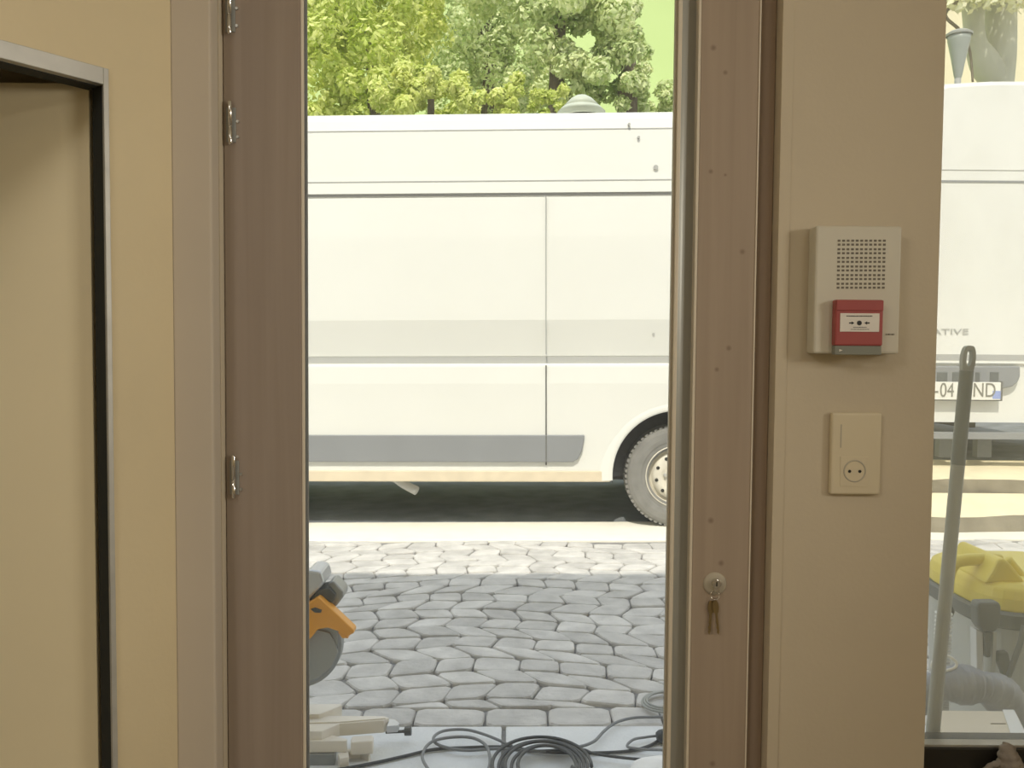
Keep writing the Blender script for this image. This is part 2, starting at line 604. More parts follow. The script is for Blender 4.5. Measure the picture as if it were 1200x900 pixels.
def hinge(u, v0, v1):
    c0, c1 = P(u, v0, ld - .006), P(u, v1, ld - .006)
    h = (c1.z + c0.z) / 2; L_ = c0.z - c1.z; x = c0.x
    root = mk('hinge', box(x - .009, x + .008, ld - .0025, ld - .0002, h - L_ * .42, h + L_ * .36), M['mgrey'], d1, bevel=.0005)
    bm = bmesh.new()
    bm_lathe(bm, [(0, 0), (.0026, .0005), (.0038, .003), (.0038, L_ * .40), (.003, L_ * .405), (.003, L_ * .425), (.0038, L_ * .43), (.0038, L_ - .003), (.0026, L_ - .0005), (0, L_)], (x, ld - .008, h - L_ / 2), (0, 0, 1), n=20)
    mk('hinge_pin', bm, M['chrome'], root, smooth=True)
    for f_ in (.05, -.3):
        mk('screw', cyl((x + .011, ld - .0035, h + L_ * f_), (x + .011, ld, h + L_ * f_), .0026, n=12), M['alu'], root)


hinge(269, -18, 41)
hinge(270, 118, 170)
hinge(274, 533, 584)
# lock
lc = P(837.5, 684, ld)
lk = mk('lock_plate', lathe([(0, .0035), (.014, .0038), (.019, .003), (.0215, .001), (.0215, 0)], (lc.x, ld, lc.z), (0, -1, 0), n=40), M['abs3'], d1, smooth=True)
bm = bmesh.new()
bm_cyl(bm, (lc.x + .001, ld - .003, lc.z + .003), (lc.x + .001, ld - .014, lc.z + .003), .0085, n=24)
bm_box(bm, lc.x - .004, lc.x + .006, ld - .013, ld - .003, lc.z - .012, lc.z + .002)
mk('lock_cylinder', bm, M['chrome'], lk, bevel=.001)
mk('keyhole', box(lc.x - .0005, lc.x + .0015, ld - .0145, ld - .0138, lc.z - .001, lc.z + .007), M['hole'], lk)
# keys
kb = thing('key_bunch', 'two small dull brass keys hanging below the round door lock', 'keys', (lc.x, ld - .012, lc.z - .010))
bm = tube([Vector((lc.x - .002 + .008 * math.cos(a), ld - .012 + .002 * math.sin(a), lc.z - .018 + .008 * math.sin(a))) for a in [i * 2 * math.pi / 20 for i in range(20)]], .0009, 6, True)
mk('key_ring', bm, M['chrome'], kb, smooth=True)
for (u0, u1, tw) in ((834, 831, 0), (838, 842, .003)):
    t0 = P(u0, 704, ld - .006 - tw); t1 = P(u1, 744, ld - .005 - tw)
    d = (t1 - t0); d.normalize(); sd = Vector((-d.z, 0, d.x))
    Ln = (t1 - t0).length
    def kp(a, b): return t0 + d * (a * Ln) + sd * b
    pts = [kp(0, .003), kp(.06, .005), kp(.2, .006), kp(.33, .0045), kp(.38, .0022), kp(.9, .0022), kp(1, 0), kp(.93, -.0022), kp(.86, -.0012), kp(.8, -.0026), kp(.72, -.0014), kp(.64, -.0026), kp(.55, -.002), kp(.38, -.0022), kp(.33, -.0045), kp(.2, -.006), kp(.06, -.005), kp(0, -.003)]
    mk('key', prism(pts, (0, .002, 0)), M['brass'], kb)

# ------------------------------------------------------------- window beside the pier
w1 = bpy.data.objects.new('window_1', None); COL.objects.link(w1); w1.location = (xp1, 1.6, zw); struct(w1)
bm = bmesh.new()
bm_box(bm, xp1 + .0005, xw1 - .0005, 1.565, 1.635, zw - .07, zw)
bm_box(bm, xp1 + .0005, xw1 - .0005, 1.565, 1.635, WT - .04, WT - .0005)
bm_box(bm, xw1 - .05, xw1 - .0005, 1.565, 1.635, zw, WT - .04)
mk('window_frame', bm, M['blackalu'], w1, bevel=.002)
mk('sill_strip', box(xp1 + .0005, xw1 - .05, 1.572, 1.596, zw, zw + .004), M['steel'], w1)
mk('glass_pane', box(xp1 + .0005, xw1 - .05, 1.600, 1.606, zw, WT - .04), M['glassB'], w1)
struct(mk('window_sill', box(xp1 + .001, xw1 - .001, W + .001, 1.5645, zw - .07, zw - .062), M['plaster']))

# ------------------------------------------------------------- fire alarm sounder with call point
y = W
A0, A1 = P(957, 264, y - .04), P(1054, 415, y - .04)
ax0, ax1, az1, az0 = A0.x, A1.x, A0.z, A1.z
al = thing('fire_alarm_box', 'off-white wall sounder box with slotted grille and red break-glass call point', 'alarm', (ax0, y, az0))
mk('housing', box(ax0, ax1, y - .038, y - .0002, az0, az1), M['abs'], al, bevel=.004)
bm = bmesh.new()
for r_ in range(6):
    for c_ in range(11):
        for h_ in range(2):
            c = P(983.5 + c_ * 5.3 - r_ * .25, 282 + r_ * 10.1 + h_ * 4.6, y - .0385)
            bm_box(bm, c.x - .0025, c.x + .0022, y - .0386, y - .0379, c.z - .0018, c.z + .0018)
mk('grille', bm, M['slot'], al)
yf = y - .056
r0, r1 = P(979.5, 351, yf), P(1034.5, 405.5, yf)
cp = mk('call_point', box(r0.x, r1.x, yf, y - .0385, r1.z, r0.z), M['red'], al, bevel=.003)
bm = bmesh.new()
mk('call_point_step', box(r0.x + .001, r1.x - .001, yf - .002, yf + .001, P(1007, 364, yf).z, r0.z - .001), M['red'], cp, bevel=.001)
l0, l1 = P(984.5, 367, yf), P(1030, 389, yf)
mk('label_panel', box(l0.x, l1.x, yf - .0012, yf - .0001, l1.z, l0.z), M['white'], cp, bevel=.0005)
yl = yf - .0013
bm = bmesh.new()
for (u0, u1, v0, v1) in ((992, 1022, 369.8, 371), (1000, 1015, 383.2, 384), (997, 1018, 385.6, 386.3)):
    k = u0
    while k < u1:
        q = P(k, (v0 + v1) / 2, yl); w_ = random.uniform(.0009, .0022)
        bm_box(bm, q.x, q.x + w_, yl - .0003, yl, q.z - (v1 - v0) * .0007, q.z + (v1 - v0) * .0007)
        k += w_ * 640 + .5
c = P(1007, 378.5, yl); bm_cyl(bm, (c.x, yl, c.z), (c.x, yl - .0004, c.z), .0042, n=20)
for sgn, u in ((1, 998), (-1, 1016)):
    c = P(u, 378.5, yl)
    prism([Vector((c.x - .0045 * sgn, yl, c.z + .0011)), Vector((c.x, yl, c.z + .0011)), Vector((c.x, yl, c.z + .0028)), Vector((c.x + .0045 * sgn, yl, c.z)), Vector((c.x, yl, c.z - .0028)), Vector((c.x, yl, c.z - .0011)), Vector((c.x - .0045 * sgn, yl, c.z - .0011))], (0, -.0004, 0), bm)
mk('pictogram', bm, M['ink'], cp)
g0, g1_ = P(979, 406, yf), P(1033.5, 416, yf)
cv = mk('cover_lip', box(g0.x, g1_.x, yf + .002, y - .0385, g1_.z, r1.z), M['greyp'], al, bevel=.001)
c = P(985.5, 410.5, yf)
mk('cover_glint', prism([Vector((c.x - .0024, yf + .002, c.z + .0022)), Vector((c.x + .0032, yf + .002, c.z)), Vector((c.x - .0024, yf + .002, c.z - .0022))], (0, -.0012, 0)), M['white'], cv)  # white wedge paints a glint on the cover lip
bm = bmesh.new()
for k in range(5):
    c = P(1038 + k * 2.2, 392, y - .038)
    bm_box(bm, c.x, c.x + .0012 + .0008 * (k % 2), y - .0388, y - .0379, c.z - .0012, c.z + .0015)
mk('marking', bm, M['slot'], al)

# ------------------------------------------------------------- socket plate
S0, S1 = P(975, 483.5, y - .012), P(1031.5, 580, y - .012)
so = thing('wall_socket', 'ivory double wall plate with blank top and round two-pin socket below', 'socket', (S0.x, y, S1.z))
mk('face_plate', box(S0.x, S1.x, y - .012, y - .0002, S1.z, S0.z), M['abs2'], so, bevel=.004, seg=3)
c = P(1001.5, 552, y - .0125)
fr_ = mk('socket_frame', box(c.x - .026, c.x + .024, y - .0128, y - .0118, c.z - .028, c.z + .026), M['abs2'], so, bevel=.0004)
wl = mk('socket_well', lathe([(.0205, 0), (.0195, .0012), (.018, .0006), (.0175, -.0002), (0, -.0002)], (c.x, y - .0128, c.z), (0, -1, 0), n=40), M['abs3'], so, smooth=True)
for dx in (-.0092, .0092):
    mk('pin_hole', cyl((c.x + dx, y - .0124, c.z - .0005), (c.x + dx, y - .0134, c.z - .0005), .0028, n=16), M['hole'], wl)
c = P(985.5, 511, y - .012)
mk('slot', box(c.x - .0011, c.x + .0011, y - .0124, y - .0118, c.z - .021, c.z + .021), M['abs3'], so)
c = P(985.5, 568, y - .012)

# ------------------------------------------------------------- street
def sh(bm):
    for v in bm.verts: v.co.z += SLOPE * v.co.x
    return bm


base = sh(box(-9, 8.5, 2.05, 8.5, -.2, -.018))
struct(mk('ground_bed', base, M['joint']))
D0 = G(600, 850).y
D1 = G(600, 634).y
# pale slabs at the threshold, with joints
bm = bmesh.new()
xj = G(590, 870).x
xs_ = [xj - 5.2, xj - 3.9, xj - 2.6, xj - 1.3, xj, xj + 1.3, xj + 2.6, xj + 3.9, xj + 5.2]
for i in range(len(xs_) - 1):
    bm_box(bm, xs_[i] + .007, xs_[i + 1] - .007, WO + .002, D0 - .004, -.2, 0)
struct(mk('ground_threshold', sh(bm), M['slab'], bevel=.006))
# setts laid in stacked arcs
bm = bmesh.new()
SW = .137


def sett(poly, zt):
    n = len(poly)
    cx = sum(p[0] for p in poly) / n; cy = sum(p[1] for p in poly) / n
    jit = lambda s: random.uniform(-s, s)
    q = [(cx + (x - cx) * .955 + jit(.004), cy + (yy - cy) * .94 + jit(.004)) for x, yy in poly]
    # insert mid points for rounder corners
    tilt = (jit(.035), jit(.035))
    zf = lambda x, yy: zt + (x - cx) * tilt[0] + (yy - cy) * tilt[1]
    rings = []
    for (s, dz) in ((1, -.03), (1.0, -.008), (.955, -.0015), (.78, .001)):
        ring = []
        for i in range(n):
            x, yy = q[i]; x2, y2 = q[(i + 1) % n]
            for t in (.12, .5, .88):
                px, py = x + (x2 - x) * t, yy + (y2 - yy) * t
                if s < 1 or True:
                    b_ = 1.0 + (.03 if t == .5 else 0)
                px, py = cx + (px - cx) * s * b_, cy + (py - cy) * s * b_
                ring.append(bm.verts.new((px, py, zf(px, py) + dz)))
        rings.append(ring)
    for a, b in zip(rings, rings[1:]):
        k = len(a)
        for i in range(k):
            j = (i + 1) % k
            bm.faces.new((a[i], a[j], b[j], b[i]))
    bm.faces.new(rings[-1])


SX, SY = .168, .132


def warp(s_, t_):
    x_ = s_ + .125 * math.sin(2 * math.pi * (t_ / 2.1 + .30)) * (1 + .15 * math.sin(s_ * 1.3))
    y_ = yst + t_ + .085 * math.cos(2 * math.pi * (s_ / 2.05 + .12)) + .03 * math.sin(s_ * 1.9)
    return (x_, y_)


yst = D0 + .15
nr = int((D1 - yst) / SY) + 4
ncol = 33
J = {}
for i in range(-ncol, ncol + 2):
    for k in range(-4, nr + 2):
        J[i, k] = (i * SX + random.uniform(-.017, .017) + (.03 if k % 2 else -.03), k * SY + random.uniform(-.012, .012))
for i in range(-ncol, ncol + 1):
    for k in range(-4, nr + 1):
        pl = [warp(*J[i, k]), warp(*J[i + 1, k]), warp(*J[i + 1, k + 1]), warp(*J[i, k + 1])]
        ys = [p[1] for p in pl]
        mid = sum(ys) / 4
        if mid < yst - .045 or mid > D1 - .01: continue
        pl = [(p[0], min(max(p[1], yst), D1 + .02)) for p in pl]
        if max(p[1] for p in pl) - min(p[1] for p in pl) < .035: continue
        sett(pl, random.uniform(-.004, .003))
# one straight course along the slabs
x = -5.5
while x < 5.5:
    w_ = random.uniform(.17, .26)
    sett([(x, D0), (x + w_, D0), (x + w_, yst - .006), (x, yst - .006)], random.uniform(-.004, .002))
    x += w_
struct(mk('ground_setts', sh(bm), M['cobble'], smooth=False))
# pale gutter, and road coloured dark for the van's shade
DG = G(600, 611.5).y
bm = box(-9, 8.5, D1 + .03, DG, -.1, 0)
struct(mk('ground_gutter', sh(bm), M['gutter'], bevel=.01))
struct(mk('ground_road', sh(box(-12, 12, DG + .005, 10.2, -.1, .0)), M['asphalt']))
struct(mk('ground_park', box(-40, 40, 10.2, 36, -.2, -.02), M['earth']))
# far hill
bm = bmesh.new()
gx, gy = 26, 12
vv = []
for j in range(gy + 1):
    for i in range(gx + 1):
        xx = -60 + i * 5.5; t = j / gy; yy = 32 + 48 * t
        vv.append(bm.verts.new((xx, yy, -.5 + 46 * t ** 1.15 + 1.2 * math.sin(xx * .13 + 2 * t) + .6 * math.sin(xx * .31 + yy * .2))))
for j in range(gy):
    for i in range(gx):
        a = j * (gx + 1) + i
        bm.faces.new((vv[a], vv[a + 1], vv[a + gx + 2], vv[a + gx + 1]))
tag(mk('grassy_hill', bm, M['hill'], smooth=True), 'pale sunlit green hillside rising beyond the trees', 'hill')['kind'] = 'structure'

# stone steps on the right
def rough_step(name, x0, x1, y0, y1, zb, z0, z1, m):
    bm = bmesh.new()
    n = 26
    f0, f1, b1_ = [], [], []
    for i in range(n + 1):
        xx = x0 + (x1 - x0) * i / n
        j = random.uniform(-.03, .03)
        f0.append(bm.verts.new((xx, y0 + j - .01, zb))); f1.append(bm.verts.new((xx, y0 + j + .02, z0 + random.uniform(-.012, .006))))
        b1_.append(bm.verts.new((xx, y1, z1)))
    bb = [bm.verts.new((v.co.x, y1, zb)) for v in b1_]
    for i in range(n):
        bm.faces.new((f0[i], f0[i + 1], f1[i + 1], f1[i])); bm.faces.new((f1[i], f1[i + 1], b1_[i + 1], b1_[i]))
        bm.faces.new((b1_[i], b1_[i + 1], bb[i + 1], bb[i])); bm.faces.new((bb[i], bb[i + 1], f0[i + 1], f0[i]))
    bm.faces.new((f0[0], f1[0], b1_[0], bb[0])); bm.faces.new((f0[n], bb[n], b1_[n], f1[n]))
    o = mk(name, bm, m)
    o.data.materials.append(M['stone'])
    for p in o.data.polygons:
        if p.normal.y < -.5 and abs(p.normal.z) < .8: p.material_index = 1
    return struct(o)


ztl = P(1150, 628, 5.68).z
z1a = P(1150, 605, 5.68).z; z1b = P(1150, 578, 6.10).z
z2a = P(1150, 563, 6.10).z; z2b = P(1150, 541, 6.62).z
rough_step('ground_step', 2.45, 8.5, 5.68, 6.10, ztl - .15, z1a, z1b, M['sand'])
rough_step('ground_step', 2.45, 8.5, 6.10, 6.72, ztl - .15, z2a, z2b, M['sand'])
struct(mk('ground_terrace', box(2.45, 12.2, 6.73, 12.6, -.1, z2b - .005), M['asphalt']))
VZ = z2b - .005

# ------------------------------------------------------------- vans
HP = [(.10, .325), (.03, .335), (.004, .40), (-.004, .65), (-.008, 1.0), (0, 1.115), (.004, 1.130), (.05, 1.138), (.05, 1.184), (.045, 1.19),
      (.0, 1.435), (.0, 1.455), (.006, 2.0), (.018, 2.27), (.034, 2.276), (.034, 2.296), (.022, 2.30), (.03, 2.42), (.042, 2.72), (.055, 2.80), (.085, 2.845), (.16, 2.868), (.5, 2.89), (.99, 2.895)]
WV = 1.98


def van_section(bm, x, zs=1.0, top=9, inset=0.0):
    prof = [(yy, z) for yy, z in HP] + [(WV - yy, z) for yy, z in reversed(HP[:-1])]
    vs = []
    for yy, z in prof:
        z = .325 + (z - .325) * zs
        yc = WV / 2 + (yy - WV / 2) * (1 - inset)
        vs.append(bm.verts.new((x, yc, z)))
    return vs


def loft(bm, secs):
    n = len(secs[0])
    for A, B in zip(secs, secs[1:]):
        for i in range(n):
            j = (i + 1) % n
            bm.faces.new((A[i], A[j], B[j], B[i]))
    bm.faces.new(secs[0]); bm.faces.new(secs[-1][::-1])


def cutter(bmx):
    me = bpy.data.meshes.new('cut'); bmx.to_mesh(me); bmx.free()
    o = bpy.data.objects.new('cut', me); COL.objects.link(o)
    return o


def cut(o, bmx):
    c = cutter(bmx)
    c.parent = o.parent
    md = o.modifiers.new('b', 'BOOLEAN'); md.operation = 'DIFFERENCE'; md.solver = 'EXACT'; md.object = c
    dg = bpy.context.evaluated_depsgraph_get(); dg.update()
    me = bpy.data.meshes.new_from_object(o.evaluated_get(dg))
    o.modifiers.remove(md)
    o.data = me
    bpy.data.objects.remove(c)


def wheel(van, x, near, z=.366, Rr=.372):
    """one road wheel, in the van's own frame; near = side of the street wall"""
    s = -1 if near else 1
    y0 = .055 if near else WV - .055
    org = (x, y0, z)

    def scl(b):
        for v in b.verts:
            v.co.x = x + (v.co.x - x) * .946; v.co.z = z - .014 + (v.co.z - z) * .946
        return b
    w = bmesh.new()
    bm_lathe(w, [(.20, -.20), (.33, -.20), (.358, -.185), (Rr, -.16), (Rr, -.045), (.362, -.022), (.35, -.008), (.33, 0), (.29, .004), (.262, .002), (.25, -.004), (.228, -.006), (.222, -.012), (.20, -.02)], org, (0, s, 0), n=72, ax=(1, 0, 0))
    # tread blocks on the shoulder
    for i in range(60):
        a = 2 * math.pi * i / 60
        ca, sa = math.cos(a), math.sin(a)
        for (rr, h0, h1, wd) in ((.366, -.15, -.018, .011),):
            vs = bm_box(w, -wd, wd, h0, h1, -.008, .009)
            for v in vs:
                lx, ly, lz = v.co
                v.co = Vector((x + ca * (rr + lz) - sa * lx, y0 + s * ly, z + sa * (rr + lz) + ca * lx))
    t = mk('tyre', scl(w), M['tyre'], van, smooth=False, local=True)
    rm = bmesh.new()
    bm_lathe(rm, [(.218, -.004), (.226, -.002), (.224, -.02), (.206, -.03), (.196, -.055), (.178, -.062), (.172, -.045), (.160, -.026), (.128, -.018), (.098, -.022), (.085, -.03), (.07, -.028), (.062, .004), (.05, .012), (0, .014)], org, (0, s, 0), n=64, ax=(1, 0, 0))
    bm_lathe(rm, [(.19, -.19), (.19, -.05)], org, (0, s, 0), n=48)
    r = mk('rim', scl(rm), M['rim'], van, smooth=True, local=True)
    for i in range(10):
        hb_ = bmesh.new()
        a = 2 * math.pi * i / 10 + .2
        cx_, cz_ = x + .145 * math.cos(a), z + .145 * math.sin(a)
        yb = y0 + s * (-.021)
        bm_cyl(hb_, (cx_, yb, cz_), (cx_, yb + s * .004, cz_), .013, n=14)
        mk('vent_hole', scl(hb_), M['hole'], r, local=True)
    for i in range(5):
        hb_ = bmesh.new()
        a = 2 * math.pi * i / 5 + .5
        cx_, cz_ = x + .083 * math.cos(a), z + .083 * math.sin(a)
        bm_cyl(hb_, (cx_, y0 - s * .03, cz_), (cx_, y0 - s * .006, cz_), .011, n=6)
        mk('wheel_nut', scl(hb_), M['seaml'], r, local=True)


def side_strip(name, x0, x1, z0, z1, yy, m, van, t=.004):
    return mk(name, box(x0, x1, yy - t, yy + .003, z0, z1), m, van, local=True)


def build_van(van, rearx, seamx, detail=True):
    L0 = -2.75
    bm = bmesh.new()
    secs = [van_section(bm, L0), van_section(bm, -1.5), van_section(bm, 0), van_section(bm, rearx - .06), van_section(bm, rearx - .015, inset=.012, zs=.997), van_section(bm, rearx, inset=.04, zs=.985)]
    loft(bm, secs)
    body = mk('body', bm, M['van'], van, local=True)
    for yc in (-.05, WV - .33):
        cut(body, cyl((0, yc, .366), (0, yc + .38, .366), .45, n=64))
    for p in body.data.polygons: p.use_smooth = False
    for p in list(body.data.polygons):
        pass
    # dark liners
    for s_, yc in ((1, .02), (-1, WV - .02)):
        l = bmesh.new()
        bm_lathe(l, [(.446, 0), (.446, .29), (0, .29)], (0, yc, .366), (0, s_, 0), n=48)
        geom = [v for v in l.verts if v.co.z < .30]
        bmesh.ops.delete(l, geom=geom, context='VERTS')
        mk('wheel_arch_liner', l, M['liner'], van, local=True)
        # flared lip of the arch
        l = bmesh.new()
        n = 40; rows = []
        for i in range(n + 1):
            a = R(-4) + (math.pi + R(8)) * i / n
            ca, sa = math.cos(a), math.sin(a)
            row = []
            for (rr, oy) in ((.446, .02), (.447, -.008), (.458, -.012), (.485, -.009), (.535, .004)):
                yy = (oy if s_ > 0 else WV - oy)
                row.append(l.verts.new((rr * ca, yy, .366 + rr * sa)))
            rows.append(row)
        for i in range(n):
            for k in range(4):
                l.faces.new((rows[i][k], rows[i + 1][k], rows[i + 1][k + 1], rows[i][k + 1]))
        mk('arch_lip', l, M['van'], van, smooth=True, local=True)
    # cab
    bm = bmesh.new()
    cabs = [(-2.75, 1.0, 0), (-2.95, .985, .01), (-3.15, .93, .03), (-3.6, .72, .06), (-4.0, .52, .07), (-4.45, .42, .09), (-4.72, .33, .14), (-4.85, .2, .22)]
    loft(bm, [van_section(bm, x, zs=zs, inset=i_) for x, zs, i_ in cabs])
    cab = mk('cab', bm, M['van'], van, local=True)
    for yc in (-.05, WV - .38):
        cut(cab, cyl((-3.95, yc, .366), (-3.95, yc + .43, .366), .45, n=48))
    for s_, yc in ((1, .06), (-1, WV - .06)):
        l = bmesh.new()
        bm_lathe(l, [(.446, 0), (.446, .29), (0, .29)], (-3.95, yc, .366), (0, s_, 0), n=48)
        bmesh.ops.delete(l, geom=[v for v in l.verts if v.co.z < .30], context='VERTS')
        mk('wheel_arch_liner', l, M['liner'], van, local=True)
    sc = prism([Vector((-3.19, .22, 2.52)), Vector((-3.19, WV - .22, 2.52)), Vector((-3.93, WV - .2, 1.74)), Vector((-3.93, .2, 1.74))], (-.05, 0, .05))
    mk('windscreen', sc, M['vglass'], van, local=True)
    for yy in (.015, WV - .055):
        mk('side_window', prism([Vector((-2.95, yy, 1.35)), Vector((-2.95, yy, 1.95)), Vector((-3.3, yy, 1.95)), Vector((-3.65, yy, 1.5)), Vector((-3.65, yy, 1.35))], (0, .04, 0)), M['vglass'], van, local=True)
    for yy in (.32, WV - .32):
        mk('headlight', lathe([(0, .05), (.08, .03), (.11, -.06)], (-4.74, yy, .80), (-1, 0, .25), n=24), M['tube'], van, local=True, smooth=True)
    mk('bumper', box(-4.98, -4.7, .16, WV - .16, .30, .58), M['mould'], van, local=True, bevel=.04)
    for x_ in (0, -3.95):
        wheel(van, x_, True); wheel(van, x_, False)
    # underbody
    mk('chassis_rail', box(-4.3, rearx - .15, .45, .55, .27, .36), M['under'], van, local=True)
    mk('chassis_rail', box(-4.3, rearx - .15, WV - .55, WV - .45, .27, .36), M['under'], van, local=True)
    mk('rear_axle', cyl((0, .25, .366), (0, WV - .25, .366), .05, n=16), M['under'], van, local=True)
    mk('fuel_tank', box(-2.3, -1.4, .6, 1.3, .24, .36), M['under'], van, local=True, bevel=.03)


t = P(795, 558, 5.81)
van1 = thing('cargo_van', 'long white cargo van seen side-on through the glass door with its rear wheel showing', 'van', (t.x, 5.81, SLOPE * t.x))
van1.rotation_euler = (0, -math.atan(SLOPE), -R(1.6))
build_van(van1, 1.08, -.9)
# side details, near side; local x from pixels
def lx(u): return (u - 795) / 172.
side_strip('door_seam', lx(640) - .005, lx(640) + .005, .44, 1.125, -.006, M['seam'], van1, .003)
side_strip('door_seam', lx(640) - .004, lx(640) + .004, 1.20, 2.276, .008, M['seaml'], van1, .01)
side_strip('slide_rail', -2.74, 1.06, 2.279, 2.294, .020, M['seam'], van1, .003)
side_strip('groove_line', -2.74, 1.04, 2.378, 2.385, .026, M['seaml'], van1, .0015)
side_strip('groove_line', -2.74, 1.04, 2.725, 2.732, .042, M['seaml'], van1, .002)
side_strip('waist_groove', -2.74, 1.04, 1.139, 1.183, .048, M['seaml'], van1, .001)
# grey plastic moulding with a slanted, rounded end
z0, z1 = .462, .648
pts = [(-2.6, z0), (-.72, z0), (-.685, z0 + .02), (-.655, z0 + .08), (-.64, z1 - .02), (-.64, z1), (-2.6, z1)]
mk('side_moulding', prism([Vector((a, .0, b)) for a, b in pts], (0, -.024, 0)), M['mould'], van1, local=True, bevel=.006)
mk('door_seam', box(lx(640) - .004, lx(640) + .004, -.026, -.02, z0, z1), M['seam'], van1, local=True)
mk('sill', box(-2.7, -.46, .0, .06, .322, .40), mat('dusty_sill', (.74, .64, .48), .7, var=.08, scale=9), van1, local=True, bevel=.008)
# plug of the fixing hole, little marks on the flank
for (u, v) in ((768, 198), (766, 392), (737, 148), (748, 163)):
    z_ = 1.26 - (v - 405) / 172.
    yy = .02 if v > 300 else (.028 if v < 170 else .024)
    bm = cyl((lx(u), yy + .02, z_), (lx(u), yy - .006, z_), .016 if v > 190 and v < 300 else .009, n=14)
    mk('flank_plug', bm, M['seaml'], van1, local=True)
# exhaust tail under the sill
bm = tube([Vector((lx(430), .40, .36)), Vector((lx(450), .22, .33)), Vector((lx(468), .12, .285)), Vector((lx(484), .08, .245))], .032, 14)
mk('exhaust_pipe', bm, M['seaml'], van1, local=True, smooth=True)
# roof ventilator: domed cowl on a flared skirt
t = lx(684)
mk('roof_vent', lathe([(.15, 0), (.15, .03), (.17, .035), (.135, .07), (.11, .075), (.12, .085), (.075, .13), (.04, .15), (0, .155)], (t, .30, 2.875), (0, 0, 1), n=40), mat('vent_plastic', (.50, .54, .44), .5), van1, local=True, smooth=True)
# rear doors
for yy in (WV / 2,):
    mk('door_seam', box(1.075, 1.084, yy - .004, yy + .004, .5, 2.6), M['seam'], van1, local=True)
for yy in (.08, WV - .16):
    mk('tail_light', box(1.05, 1.09, yy, yy + .08, 1.0, 1.7), M['lens_red'], van1, local=True, bevel=.01)

# second van seen from behind
D2 = 6.47
v2x = P(1100, 450, D2).x - .18
van2 = thing('parked_van', 'second white van seen from behind through the window with rear door and number plate', 'van', (v2x + WV, D2 + 1.08, VZ))
van2.rotation_euler = (0, 0, R(-90))
# its long axis now runs away from the wall: local -x is +Y, local +x faces the camera
build_van(van2, 1.08, 0)


def V2(u, v, out=0.0):
    """a point on the rear face of the second van in its own frame"""
    p = P(u, v, D2 - out)
    return Vector((1.08 + out, p.x - (v2x + WV), p.z - VZ))


# rotation -90 about z: local (x,y) -> world (y, -x); so local y = worldX - loc.x, local x = -(worldY - loc.y)
van2.location = (v2x, D2 + 1.08, VZ)


def rear(name, u0, u1, v0, v1, out, m, parent=van2, bevel=0):
    a = P(u0, v0, D2 - out); b = P(u1, v1, D2 - out)
    return mk(name, box(1.078, 1.08 + out, a.x - v2x, b.x - v2x, b.z - VZ, a.z - VZ), m, parent, local=True, bevel=bevel)


rear('groove_line', 1095, 1290, 198.5, 200.5, .004, M['seaml'])
rear('groove_line', 1095, 1290, 211, 215, .005, M['mould'])
rear('tail_groove', 1095, 1300, 415, 423.5, .004, M['seaml'])
rear('door_ledge', 1095, 1300, 424, 427, .02, M['van'])
a = P(1060, 428, D2 - .05)
gp = [(1030, 429), (1196, 429), (1196, 441), (1193, 448), (1187, 453), (1176, 455.5), (1030, 455.5)]
pts = []
for u, v in gp:
    p = P(u, v, D2 - .05); pts.append(Vector((1.13, p.x - v2x, p.z - VZ)))
mk('handle_housing', prism(pts, (-.052, 0, 0)), M['mould'], van2, local=True, bevel=.01)
for (u0, u1) in ((1098, 1110), (1116, 1124), (1143, 1148), (1160, 1170)):
    p, q = P(u0, 436, D2 - .05), P(u1, 449, D2 - .05)
    bm = box(1.128, 1.134, p.x - v2x, q.x - v2x, q.z - VZ, p.z - VZ)
    mk('handle_recess', bm, M['dgrey'], van2, local=True, bevel=.004)
pl = rear('number_plate', 1040, 1173.5, 447, 469, .062, M['plate'], bevel=.003)
rear('plate_band', 1163.5, 1172.5, 458, 467.5, .0635, M['blue'], parent=pl)
rear('plate_rim', 1040, 1174.5, 468.6, 470, .064, M['seam'], parent=pl)
rear('plate_rim', 1173.2, 1174.6, 447, 470, .064, M['seam'], parent=pl)


def vtext(s, u, v, px_h, sx, out, m, parent, bold=0):
    p = P(u, v, D2 - out)
    size = px_h / F * D2 / .72
    Mx = Matrix.Translation((1.08 + out, p.x - v2x, p.z - VZ)) @ Matrix(((0, 0, 1, 0), (1, 0, 0, 0), (0, 1, 0, 0), (0, 0, 0, 1)))
    return text('lettering', s, size, Mx, m, parent, sx, .001, bold)


vtext('-', 1094, 464.5, 17, .8, .064, M['ink2'], pl)
vtext('04', 1101, 465, 17, .72, .064, M['ink2'], pl)
vtext('-', 1130, 465, 17, .70, .064, M['ink2'], pl)
vtext('ND', 1139.5, 465, 17, .76, .064, M['ink2'], pl)
vtext('ATIVE', 1092, 391.5, 6.8, 1.75, .006, M['seaml'], van2, .0)
# rear bumper lower edge, in grey plastic
rear('bumper', 1086, 1320, 507, 516, .09, M['mould'])
for (u0, u1, c) in ((1105, 1122, 0), (1150, 1166, 0)):
    p, q = P(u0, 512, D2 - .02), P(u1, 537, D2 - .02)
    bm = box(.98, 1.05, p.x - v2x, q.x - v2x, q.z - VZ, p.z - VZ)
    mk('mud_flap', bm, M['dgrey'], van2, local=True)

